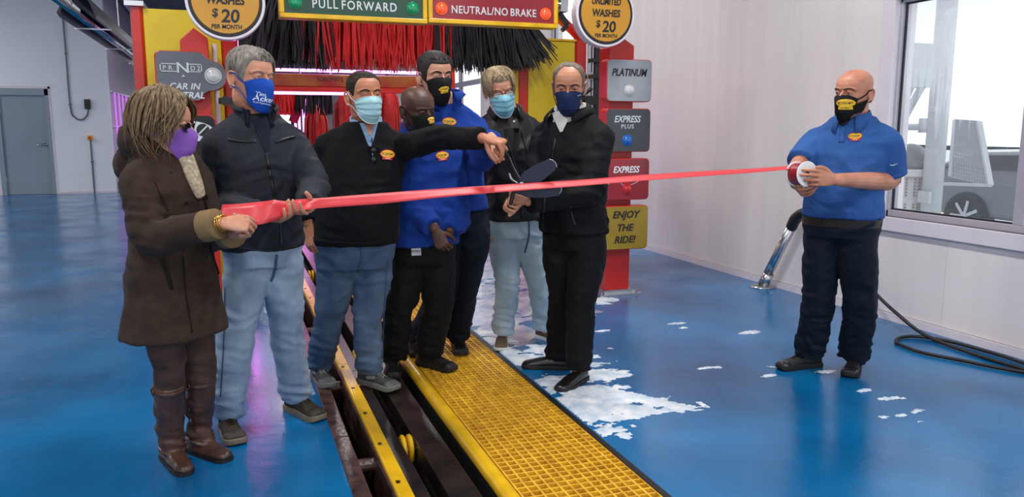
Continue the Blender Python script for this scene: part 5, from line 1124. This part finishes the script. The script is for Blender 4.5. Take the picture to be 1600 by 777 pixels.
m_jkt = mat('charcoal_softshell', (40, 42, 50), .7, var=.10, vs=9, bump=.2, bs=200, sheen=.15)
P.top('jacket', m_jkt, .028, (412, 388), (.088, .074, .056), A=.0065, seed=11, flare=-.06)
collar(P, m_jkt, .094, .058, 40, .012, .014, .004, fwd=.012, tilt=.55); m_pol = mat('navy_polo', (28, 30, 46), .8, bump=.1, bs=240)
T = bvh(P.topo); m_zip = mat('dark_zip', (22, 22, 26), .4)
patch(T, 413, 214, .085, .15, m_pol, P.root, 'polo_front', lambda a, b: (a * .048 * (.10 + .9 * (b + 1) / 2), b * .085), .004, .0, 8, 8); collar(P, m_pol, .078, .036, 26, .045, .016, .03, fwd=.012, tilt=.45)
strip_on(T, [(417, 240), (420, 262), (428, 300), (437, 340), (440, 386)], .012, m_zip, P.topo, 'zip'); strip_on(T, [(357, 218), (378, 221), (399, 221)], .012, m_zip, P.topo, 'chest_pocket'); strip_on(T, [(430, 222), (446, 217), (460, 214)], .012, m_zip, P.topo, 'chest_pocket')
buttons(T, [(418, 213)], .005, mat('navy_button', (20, 20, 30), .3), P.topo)
strip_on(T, [(345, 380), (380, 388), (420, 391), (465, 384)], .006, m_zip, P.topo, 'hem_seam')
P.trousers(m_jean, .22, (.098, .080, .076), .014, .008, seed=13); denim_details(P, [(432, 398), (430, 420), (424, 440)], [[(352, 450), (350, 540), (345, 620)]])
m_hike = mat('olive_brown_suede', (66, 58, 46), .75, c2=(46, 40, 32), vs=14, bump=.2, bs=120); m_hike2 = mat('dark_olive_rubber', (50, 45, 36), .6)
for q in (-1, 1): shoe(P, q, 'boot', m_hike, m_sole_t, m_laced, 1.08, m_hike2)
obj('ring', G().limb([P.p(444, 335, -.46) + np.array([.011 * math.cos(t_), .004, .011 * math.sin(t_)]) for t_ in np.linspace(0, 2 * PI, 14)], [.002] * 14, n=6, sub=1), m_goldm, P.root, sm=True)
P.report('gray')

# ---- man in black sweater --------------------------------------------------------------
P = Person('person in black V-neck sweater and surgical mask, arm stretched out to the big scissors', 4.36, (545, 600), -12, (553, 408), (572, 202), shw=.205, pw=1.16, belly=.07)
P.set_arm(-1, (474, 300, .02), (483, 350, -.10)); P.set_arm(1, (688, 215, -.24), (756, 216, -.44))
P.set_leg(-1, (494, 588), -30, (514, 500)); P.set_leg(1, (566, 598), (620, 612), (574, 498))
H = Head(P.p(569, 151, -.08), -34, 0, 2, 1.10); sk3 = skin_mat('tan', (202, 138, 102), (178, 112, 80))
P.body(H, sk3, {-1: dict(to=(492, 402, -.16), n=(.35, 0, -.95), pose='soft', sc=1.15, r=1.12, thumb=(.8, .4, .3)), 1: dict(to=(798, 226, -.52), n=(-.05, -.85, -.25), pose=[(58, 42, 18), (78, 82, 50), (84, 86, 50), (86, 86, 50)], sc=1.08, r=1.1, thumb=(.5, .35, .7))})
eyes(H, P.root, (58, 44, 34), mat('dark_brow', (52, 38, 30), .8), 1.1)
hair_cap(H, P.root, mat('buzzed_dark_hair', (60, 50, 44), .7, c2=(36, 30, 28), vs=60, bump=.3, bs=300), dict(front=.200, temple=.196, burn_t=.165, burn=.112, nape=.055, side=.0035, crown=.006, rough=.2))
m_surg = mat('surgical_blue', (166, 208, 214), .7, var=.03, bump=.08, bs=200); m_surgw = mat('surgical_white', (226, 234, 236), .7)
face_mask(H, P.root, m_surg, 'surgical', m_surgw)
m_swt = mat('black_knit', (17, 17, 20), .85, var=.12, vs=8, bump=.3, bs=260, sheen=.2)
P.top('sweater', m_swt, .026, (553, 378), (.090, .066, .053), A=.006, seed=21, flare=-.10, cut=.95)
T = bvh(P.topo); m_lsh = mat('light_blue_shirt', (120, 150, 182), .75, bump=.1, bs=220)
patch(T, 577, 205, .12, .15, m_lsh, P.root, 'shirt_front', lambda a, b: (a * .062 * (.12 + .88 * (b + 1) / 2), b * .085), .004, .0, 8, 8); patch(T, 577, 197, .08, .09, sk3, P.root, 'open_neck', lambda a, b: (a * .038 * (.1 + .9 * (b + 1) / 2), b * .05), .007, .0, 8, 8)
collar(P, m_lsh, .080, .030, 30, .055, .012, .045, fwd=.014, tilt=.5)
logo(T, 606, 241, .085, P.root, -.1)
strip_on(T, [(478, 372), (520, 380), (570, 382), (606, 376)], .03, m_swt, P.topo, 'rib_hem', 0, .003)
m_sg = mat('black_gloss', (14, 14, 16), .1); c, n = hit(T, 581, 228)
SG = thing('sunglasses', c, 'folded black sunglasses hanging from the sweater neckline', 'glasses'); n = nrm(n); sd = nrm(np.cross(UP, n)); b = c + n * .018
obj('temple_arm', G().limb([b + UP * .025 - n * .02, b + UP * .02 + n * .003, b - UP * .11 + n * .003], [(.003, .0045)] * 3, n=8), m_sg, SG, sm=True); obj('temple_arm', G().limb([b + sd * .012 + UP * .02, b + sd * .014 - UP * .10], [(.003, .0045)] * 2, n=8), m_sg, SG, sm=True)
for z in (-.045, -.095):
    obj('lens', G().limb([b + sd * .004 + n * .012 + UP * (z + .022), b + sd * .006 + n * .016 + UP * z, b + sd * .004 + n * .012 + UP * (z - .022)], [(.012, .003), (.018, .004), (.012, .003)], n=10, side=sd), m_sg, SG, sm=True)
obj('bridge', G().limb([b + n * .014 + UP * -.06, b + n * .018 - UP * .07, b + n * .014 + UP * -.08], [.003] * 3, n=8), m_steel, SG, sm=True)
P.trousers(m_jean2, .24, (.104, .082, .076), .012, .008, seed=23); denim_details(P, [(564, 386), (566, 402), (560, 425)], [[(606, 400), (600, 480), (597, 560)]])
m_trn = mat('grey_mesh_trainer', (78, 78, 80), .75, c2=(54, 54, 56), vs=18, bump=.25, bs=200); m_trn2 = mat('silver_grey_trim', (140, 140, 138), .6)
for q in (-1, 1): shoe(P, q, 'sneaker', m_trn, m_sole_g, m_lacew, 1.06, m_trn2, mat('dark_grey_trim', (88, 88, 88), .6))
P.report('sweater')

# ---- man in blue hoodie, black mask -----------------------------------------------------
P = Person('person in blue hoodie, black trousers and black mask, shaved head, standing with hands low', 4.62, (648, 585), -18, (660, 402), (660, 212), shw=.185, pw=1.02, belly=.03)
P.set_arm(-1, (637, 318, -.06), (680, 358, -.26)); P.set_arm(1, (714, 340, -.02), (702, 362, -.12))
P.set_leg(-1, (614, 574), -8, (622, 486)); P.set_leg(1, (657, 570), (706, 581), (683, 484))
H = Head(P.p(652, 172, -.10), -46, 14, 6, 1.10); sk4 = skin_mat('deep_brown', (98, 64, 48), (66, 42, 33))
P.body(H, sk4, {-1: dict(to=(692, 386, -.28), n=(.25, -.2, -.95), pose='grip'), 1: dict(to=(698, 372, -.05), n=(-.2, 0, -1), pose='fist', sc=.95)})
eyes(H, P.root, (40, 28, 24), mat('black_brow', (32, 26, 24), .8), .7)
m_bmask = mat('black_mask_cloth', (24, 25, 27), .8, bump=.12, bs=220)
mk = face_mask(H, P.root, m_bmask, big=1.0); mask_logo(mk, 676, 187, .05, .1, H)
m_hood = mat('royal_blue_fleece', (25, 60, 144), .85, var=.08, vs=6, bump=.15, bs=240, sheen=.25)
P.top('hoodie', m_hood, .034, (660, 380), (.088, .078, .06), A=.009, seed=31, flare=-.02, cut=.93)
collar(P, m_hood, .098, .05, 20, .02, .03, .03, name='hood', fwd=.0, tilt=.3)
T = bvh(P.topo); logo(T, 691, 243, .085, P.root, .12)
P.trousers(m_blackcloth, .22, (.104, .092, .086), .016, .009, seed=33)
T = bvh(P.trouo); c, n = hit(T, 650, 387)
if c is not None:
    B = patch(T, 650, 388, .055, .085, mat('badge_white', (196, 198, 204), .3), P.root, 'id_badge', None, .006, 0.05, 4, 4, .002)
    for k in range(6): patch(T, 644 + 2.4 * k, 392, .004, .014, m_lblk, B, 'barcode_line', None, .0085, .05, 1, 2, .001)
    for k in range(3): patch(T, 649, 381.5 + 2.6 * k, .038, .004, mat('badge_grey', (120, 122, 130), .5), B, 'print_line', None, .0085, .05, 3, 1, .001)
m_bshoe = mat('black_work_shoe', (22, 22, 23), .5, bump=.12, bs=150)
for q in (-1, 1): shoe(P, q, 'sneaker', m_bshoe, m_sole_d, m_laced, 1.05, m_bshoe)
P.report('black mask')

# ---- tall man in blue hoodie --------------------------------------------------------------
P = Person('tall person with dark hair in blue hoodie and black mask with round yellow logo', 4.86, (690, 560), -14, (716, 352), (694, 170), shw=.195, pw=1.0, S=1.05)
P.neck = P.p(694, 170, -.12) + UP * .05; P.up = nrm(P.neck - P.pel); P.tl = np.linalg.norm(P.neck - P.pel)
for q in (-1, 1): P.sh[q] = P.neck - UP * .17 + P.L * q * .185
P.set_arm(-1, (648, 290, .12), (655, 350, .1)); P.set_arm(1, (752, 246, -.28), (768, 216, -.54))
P.set_leg(-1, (656, 542), (641, 558), (690, 460)); P.set_leg(1, (713, 540), (722, 560), (727, 446))
H = Head(P.p(680, 121, -.17), -31, 4, 2, 1.16); sk5 = skin_mat('fair', (214, 162, 134), (194, 136, 108))
P.body(H, sk5, {-1: dict(to=(655, 380, .1), n=(1, 0, 0), pose='soft'), 1: dict(to=(784, 240, -.66), n=(.2, -.3, -.9), pose='grip', sc=1.05, thumb=(.5, .5, .6))})
eyes(H, P.root, (44, 32, 26), mat('black_brow', (32, 26, 24), .8), 1.35)
lk = []
m_dh = mat('dark_brown_hair', (44, 36, 31), .65, c2=(24, 20, 18), vs=40, bump=.3, bs=120)
for i in range(300):
    a0 = random.uniform(-PI, PI); lk.append((lock(H, a0, random.uniform(.2, .233), a0 + random.uniform(-.2, .2), max(hairline(a0, dict(front=.185, nape=.06, burn=.12)) + .01, random.uniform(.14, .2)), random.uniform(.012, .015), .006), .003))
hair_cap(H, P.root, m_dh, dict(front=.180, temple=.184, burn_t=.150, burn=.085, nape=.04, side=.007, crown=.014, rough=.15), lk)
mk = face_mask(H, P.root, m_bmask, big=1.0); mask_logo(mk, 695, 139, .055, .25, H)
P.top('hoodie', m_hood, .030, (720, 326), (.090, .080, .06), A=.009, seed=41, cut=.93)
collar(P, m_hood, .098, .085, 20, .02, .03, .03, name='hood', fwd=.0, tilt=.35)
T = bvh(P.topo); logo(T, 702, 190, .085, P.root, -.05)
P.trousers(m_navyp, .14, (.108, .088, .08), .014, .007, seed=43)
for q in (-1, 1): shoe(P, q, 'sneaker', m_bshoe, m_sole_d, m_laced, 1.05, m_bshoe)
P.report('tall')

# ---- man with glasses, black leather jacket ---------------------------------------------
P = Person('person with fair hair, glasses and surgical mask in black leather jacket and pale jeans', 5.24, (820, 545), -8, (808, 362), (790, 183), shw=.19, pw=1.0)
P.set_arm(-1, (750, 285, .06), (752, 352, -.02)); P.set_arm(1, (858, 288, .06), (862, 345, .0))
P.set_leg(-1, (786, 534), (782, 558), (793, 446), L=.29); P.set_leg(1, (842, 527), (876, 538), (843, 442), L=.29)
H = Head(P.p(781, 143, -.14), -14, 12, 10, 1.16)
P.body(H, sk2, {-1: dict(to=(754, 392, -.04), n=(1, 0, -.2), pose='soft'), 1: dict(to=(864, 375, .0), n=(-1, 0, 0), pose='soft')})
m_fh = mat('fair_hair', (184, 162, 124), .6, c2=(126, 106, 80), vs=40, stretch=(2, 2, .8), bump=.3, bs=90)
eyes(H, P.root, (86, 96, 100), mat('fair_brow', (160, 134, 104), .8)); lk = []
for i in range(480):
    a0 = random.uniform(-2.9, 2.9); q = 1 if a0 > 0 else -1; a1 = a0 + q * random.uniform(0, .35); z1 = (.178 if abs(a1) < .8 else .085) + random.uniform(0, .05)
    lk.append((lock(H, a0, random.uniform(.2, .234), a1, z1, random.uniform(.014, .024), random.uniform(.006, .015)), random.uniform(.002, .0045)))
hair_cap(H, P.root, m_fh, dict(front=.180, temple=.182, burn_t=.145, burn=.085, nape=.03, side=.013, crown=.018, rough=.15), lk)
face_mask(H, P.root, mat('surgical_teal', (132, 190, 204), .7, var=.03, bump=.08, bs=200), 'surgical', m_surgw)
glasses(H, P.root, m_frame, mat('clear_lens_glass', (236, 240, 240), .03, alpha=.22), True)
m_leather = mat('black_leather', (24, 24, 26), .46, var=.15, vs=8, bump=.2, bs=90, spec=.35)
P.top('leather_jacket', m_leather, .030, (806, 343), (.092, .078, .062), A=.008, seed=51, flare=-.02)
T = bvh(P.topo); m_bshirt = mat('black_shirt', (32, 32, 34), .7, bump=.1, bs=200)
patch(T, 803, 250, .10, .42, m_bshirt, P.root, 'shirt_front', lambda a, b: (a * .05 * (.55 + .45 * (b + 1) / 2), b * .2), .003, .08, 6, 14)
strip_on(T, [(792, 215), (802, 250), (812, 290), (816, 340)], .014, m_leather, P.topo, 'jacket_edge', .004, .004); strip_on(T, [(815, 205), (826, 250), (828, 300)], .014, m_leather, P.topo, 'jacket_edge', .004, .004)
collar(P, m_leather, .096, .045, 36, .04, .03, .03, tilt=.5); collar(P, m_bshirt, .080, .035, 22, .03, .014, .02, tilt=.4, name='shirt_collar')
buttons(T, [(803, 190)], .008, mat('pearl_button', (190, 190, 186), .3), P.root); buttons(T, [(807, 215), (813, 240), (817, 262)], .006, m_sg, P.root)
P.trousers(m_jean3, .22, (.098, .082, .076), .014, .008, seed=53); denim_details(P, [(826, 345), (826, 370), (820, 395)])
m_loaf = mat('taupe_suede', (112, 94, 74), .8, c2=(92, 76, 60), vs=14, bump=.15, bs=180)
for q in (-1, 1): shoe(P, q, 'loafer', m_loaf, m_sole_w, None, 1.0)
P.report('glasses man')

# ---- man in black jacket, navy mask, with the scissors -----------------------------------
P = Person('person in black jacket and black trousers with navy mask, holding the big scissors', 4.47, (890, 600), 36, (897, 378), (893, 186), shw=.19, pw=1.02)
P.set_arm(1, (918, 296, -.20), (824, 314, -.40)); P.set_arm(-1, (838, 290, .0), (822, 298, -.20))
P.set_leg(-1, (886, 577), (834, 575), (880, 462), L=.30); P.set_leg(1, (912, 593), (866, 618), (908, 470), L=.31)
H = Head(P.p(889, 137, -.06), 7, 12, 0, 1.10); sk6 = skin_mat('olive_fair', (204, 146, 112), (184, 120, 90))
P.body(H, sk6, {1: dict(to=(786, 310, -.46), n=(-.2, -.45, .55), pose=[(60, 70, 35)] * 4, thumb=(.55, .4, .6)), -1: dict(to=(800, 292, -.30), n=(-.1, -.8, -.3), pose='fist')})
eyes(H, P.root, (50, 38, 30), mat('dark_brow', (52, 38, 30), .8), 1.2)
hair_cap(H, P.root, mat('greying_short_hair', (122, 104, 88), .6, c2=(84, 72, 62), vs=50, bump=.3, bs=250), dict(front=.224, temple=.210, burn_t=.178, burn=.108, nape=.05, side=.0075, crown=.006, rough=.3))
m_nmask = mat('navy_mask_cloth', (34, 46, 84), .75, bump=.12, bs=220); mk = face_mask(H, P.root, m_nmask); cap_text(bvh(mk), 905, 149, 'hurley', .008, m_mt, mk, .0022, .2, 0, H=H)
m_bj = mat('black_shell_jacket', (22, 22, 25), .75, var=.12, vs=7, bump=.15, bs=180)
P.top('jacket', m_bj, .034, (897, 362), (.094, .084, .066), A=.009, seed=61, flare=.02, cut=.97)
T = bvh(P.topo); m_wsh = mat('pale_shirt', (206, 202, 196), .75, bump=.1, bs=200)
patch(T, 878, 190, .14, .12, m_wsh, P.root, 'shirt_front', lambda a, b: (a * .07 * (.12 + .88 * (b + 1) / 2), b * .06), .004, .15, 8, 8)
collar(P, m_bj, .098, .040, 34, .03, .042, .03, tilt=.55); collar(P, m_wsh, .080, .040, 22, .045, .014, .035, tilt=.4, name='shirt_collar')
strip_on(T, [(868, 215), (862, 250), (852, 300), (848, 360)], .012, m_zip, P.topo, 'zip'); strip_on(T, [(891, 322), (896, 345), (899, 352)], .012, m_zip, P.topo, 'pocket_welt')
P.trousers(m_blackcloth, .22, (.102, .084, .074), .014, .007, seed=63)
m_dress = mat('black_polished_leather', (20, 20, 21), .32, bump=.05, bs=80, coat=.15)
for q in (-1, 1): shoe(P, q, 'dress', m_dress, m_sole_d, None, 1.04, m_sole_d)
P.report('suit')

# ---- man in blue polo with the ribbon spool ------------------------------------------------
P = Person('person with bald head and beard in blue polo and navy trousers, holding the ribbon spool', 4.54, (1290, 590), 40, (1314, 362), (1333, 194), shw=.205, pw=1.12, belly=.045)
P.set_arm(-1, (1246, 262, -.04), (1243, 288, -.24)); P.set_arm(1, (1394, 284, -.08), (1306, 281, -.40))
P.set_leg(-1, (1277, 573), (1220, 578), (1279, 470)); P.set_leg(1, (1336, 573), (1319, 602), (1344, 478))
H = Head(P.p(1334, 147, -.05), 58, 3, -2, 1.14); H.mw = 1.02; sk7 = skin_mat('ruddy', (204, 140, 110), (182, 114, 88))
P.body(H, sk7, {-1: dict(to=(1252, 300, -.36), n=(.75, .45, .3), pose='soft', sc=1.05, r=1.2), 1: dict(to=(1262, 277, -.47), n=(-.15, -.1, -.9), pose=[(18, 25, 15), (18, 25, 15), (25, 30, 18), (30, 35, 20)], sc=1.05, r=1.22, thumb=(.75, .5, -.1))})
eyes(H, P.root, (70, 80, 84), mat('dark_brow', (52, 38, 30), .8), .9)
rows = []
for j in range(13):
    t_ = j / 12; rows.append([(lambda p_: p_)(H(contour(max(.012, z), az) * np.array([1.10, 1.05, 0]) + np.array([0, -.012 if z < 0 else 0, z]))) for az, z in [(s_ * 1.70, (.090 - .045 * (1 - abs(s_))) + ((-.036 + .07 * abs(s_) ** 1.5) - (.085 - .045 * (1 - abs(s_)))) * t_) for s_ in np.linspace(-1, 1, 25)]])
me = G().loft(rows, closed=False).mesh(); recalc(me); smooth(me); bd = obj('beard', me, mat('dark_beard', (46, 34, 29), .8, c2=(28, 22, 20), vs=60, bump=.6, bs=300), P.root); sd_ = bd.modifiers.new('s', 'SOLIDIFY'); sd_.thickness = .008
mk = face_mask(H, P.root, m_bmask); mask_logo(mk, 1321, 161, .085, -.05, H)
m_polo = mat('blue_polo', (48, 88, 150), .8, var=.07, vs=6, bump=.12, bs=280, sheen=.2)
P.top('polo_shirt', m_polo, .024, (1314, 338), (.094, .088, .082), A=.007, seed=71, short=True, cut=.80, flare=-.08)
for q in (-1, 1):
    a, b, c = P.arm[q]; e = a + (b - a) * .80; dd = nrm(b - a); obj('sleeve_band', G().limb([e - dd * .02, e + dd * .004], [.0845, .0835], n=26, round_ends=(False, False)), m_polo, P.root, sm=True)
collar(P, m_polo, .084, .036, 24, .052, .030, .045, tilt=.5, fwd=.014)
T = bvh(P.topo); logo(T, 1336, 213, .075, P.root, .05)
strip_on(T, [(1318, 196), (1316, 206), (1315, 222)], .03, m_polo, P.topo, 'placket', .001, .003); buttons(T, [(1316, 202)], .007, mat('pearl_button', (190, 190, 186), .3), P.topo)
swo = [(-.5, .12), (-.44, -.02), (-.3, -.1), (-.1, -.04), (.5, .2), (-.08, .06), (-.28, .0), (-.4, .04)]
c, n = hit(T, 1397, 258)
if c is not None: obj('sleeve_mark', wrap(G().prism([(x * .045, y * .045) for x, y in swo], lambda x, y, d: (x, y, d), 0, .001).mesh(), T, c, n, lift=.002), m_wtx, P.topo)
P.trousers(m_navyp, .17, (.106, .094, .088), .014, .009, seed=73)
m_belt = mat('brown_black_belt', (40, 30, 26), .4, bump=.1, bs=90); R_ = []
ts = [r[0] for r in TORSO]
def ringb(t, off):
    hw = np.interp(t, ts, [r[1] for r in TORSO]) * P.pw; hd = np.interp(t, ts, [r[2] for r in TORSO]) * P.pw; fo = np.interp(t, ts, [r[3] for r in TORSO]); b = P.belly * math.exp(-((t - .3) / .26) ** 2); hd += b * .6; fo += b * .5; hw += b * .35
    return [P.pel + P.up * (t * P.tl) + P.f * fo + P.L * (hw + off) * math.copysign(abs(math.cos(th)) ** .85, math.cos(th)) + P.f * (hd + off) * math.copysign(abs(math.sin(th)) ** .85, math.sin(th)) for th in np.linspace(0, 2 * PI, 40, False)]
tb = (P.p(1314, 345)[2] - P.pel[2]) / (P.up[2] * P.tl); obj('belt', G().loft([ringb(tb - .035, .014), ringb(tb - .035, .020), ringb(tb + .035, .020), ringb(tb + .035, .014)]), m_belt, P.root)
cb = np.mean(np.array(ringb(tb, .024))[[8, 9, 10, 11, 12]], 0); obj('belt_buckle', G().box(cb, (.045, .006, .034), np.array([P.L, P.f, UP]).T), mat('dark_buckle', (70, 60, 54), .3, metal=.8), P.root)
m_ua = mat('black_running_shoe', (24, 24, 25), .55, bump=.2, bs=180); m_ua2 = mat('black_gloss_trim', (40, 40, 42), .25)
for q in (-1, 1): shoe(P, q, 'sneaker', m_ua, m_sole_d, m_laced, 1.05, m_ua2)
P.report('polo')

# ================================================================== RIBBON, SPOOL, SCISSORS
m_rib = mat('coral_red_ribbon', (212, 60, 66), .42, var=.05, vs=6, sheen=.2)
rp = [(343, 336, 3.10, 30, 0), (372, 336, 3.10, 33, .2), (400, 334, 3.10, 34, -.3), (425, 330, 3.13, 33, .5), (445, 327, 3.20, 21, -.6), (462, 323, 3.23, 20, .4), (484, 319, 3.26, 14, .2), (520, 316, 3.36, 15, 0), (600, 310, 3.55, 15.5, 0), (700, 301, 3.74, 12, 0), (800, 293.5, 3.90, 10, 0), (900, 286.5, 4.02, 8.5, 0), (1000, 278.5, 4.10, 8, 0), (1100, 271.5, 4.16, 6.5, 0), (1180, 266.5, 4.20, 5, 0), (1238, 261.5, 4.22, 4, 0)]
rows = []; C_ = catmull([at(a, b, h) for a, b, h, w, k in rp], 8); tt = np.linspace(0, len(rp) - 1, len(C_)); WD = .085
for i, p in enumerate(C_):
    hd = float(np.dot(p, FH)); vis = np.interp(tt[i], range(len(rp)), [r[3] for r in rp]) * hd / F; kk = np.interp(tt[i], range(len(rp)), [r[4] for r in rp])
    wd = .108 if tt[i] < 3 else np.interp(tt[i], [3, 7], [.100, WD * .75]); sn = min(1, vis / wd); v = UP * sn + FH * math.sqrt(max(0, 1 - sn * sn)) * .9
    cr = [-.5, -.25, 0, .25, .5]; am = np.interp(tt[i], [0, 2, 6, 7.5], [.003, .007, .008, 0])
    rows.append([p + v * (c * wd) - FH * (am * math.sin(c * 11 + tt[i] * 3.1 + kk * 3)) for c in cr])
me = G().loft(rows, closed=False).mesh(); smooth(me); rb = obj('ribbon', me, m_rib); tag(rb, 'long coral red ribbon stretched across in front of the group', 'ribbon'); sd_ = rb.modifiers.new('s', 'SOLIDIFY'); sd_.thickness = .0012
sc = at(1254, 272, 4.17); ax = nrm(-FH * .94 + RV * .34 + UP * .05)   # spool axis
u_ = nrm(np.cross(ax, UP)); v_ = np.cross(u_, ax); rg = lambda o, r, n=36: [sc + ax * o + (u_ * math.cos(t_) + v_ * math.sin(t_)) * r for t_ in np.linspace(0, 2 * PI, n, False)]
t = thing('ribbon_spool', sc, 'spool of red ribbon with white round end held by the man in polo', 'spool')
obj('ribbon_roll', G().loft([rg(-.05, .022), rg(-.05, .058), rg(.03, .058), rg(.03, .022)]), mat('dark_red_roll', (150, 28, 40), .35, var=.1), t, sm=False)
for o in (-.055, .032): obj('spool_flange', G().loft([rg(o, .016), rg(o, .066), rg(o + .004, .067), rg(o + .006, .064), rg(o + .006, .016)], cap=False).loft([rg(o, .016), rg(o + .006, .016)], cap=False), mat('white_card', (234, 234, 232), .6), t)
obj('spool_core', G().loft([rg(-.05, .016), rg(.036, .016)], cap=False), mat('card_brown', (120, 90, 64), .8), t)
# giant scissors
hs = 4.0
t = thing('giant_scissors', at(815, 287, hs), 'giant ceremonial scissors with navy blades held open over the ribbon', 'scissors')
m_nb = mat('navy_blade', (15, 18, 52), .4, var=.1, vs=6); m_be = mat('blade_edge_steel', (170, 172, 180), .25, metal=.9)
def blade(name, outline, edge, hd, m):
    pts = [at(a, b, hd) for a, b in outline]; n = len(pts); b = obj(name, G().loft([[p - FH * .004 for p in pts], [p + FH * .004 for p in pts]]), m, t)
    if edge: obj('blade_edge', G().limb([at(a, c, hd - .004) for a, c in edge], [.0028] * len(edge), n=6), m_be, b, sm=True)
    return b
blade('blade', [(806, 287), (818, 269), (836, 258), (858, 249), (866, 252), (870, 259), (867, 266), (850, 280), (834, 291), (812, 294)], [(859, 249), (864, 251), (868, 255), (870, 261)], hs + .005, m_nb)
blade('blade', [(804, 290), (822, 287), (850, 289), (875, 293), (878, 299), (873, 306), (850, 309), (825, 309), (806, 302)], [(877, 293), (877, 298), (874, 303)], hs - .007, m_nb)
obj('pivot_bolt', G().cyl(at(815, 288, hs - .02), at(815, 288, hs + .02), .012, 14), m_be, t)
m_hnd = mat('black_handle', (24, 24, 26), .35)
obj('handle', G().limb([at(813, 286, hs), at(804, 268, hs - .02), at(796, 250, hs - .05), at(789, 238, hs - .07), at(783, 228, hs - .07)], [(.010, .006), (.010, .006), .009, .010, .010], n=10), m_hnd, t, sm=True)
obj('handle_trim', G().limb([at(812, 278, hs - .012), at(803, 262, hs - .035), at(797, 247, hs - .06)], [.0025] * 3, n=6), m_be, t, sm=True)
obj('handle', G().limb([at(812, 290, hs), at(805, 297, hs - .01), at(801, 306, hs - .02), at(798, 318, hs - .02)], [.010, .011, .011, .010], n=10), m_hnd, t, sm=True)
obj('handle_guard', G().limb([at(796, 272, hs), at(799, 280, hs), at(805, 284, hs), at(811, 287, hs)], [.006, .008, .006, .005], n=8), m_be, t, sm=True)
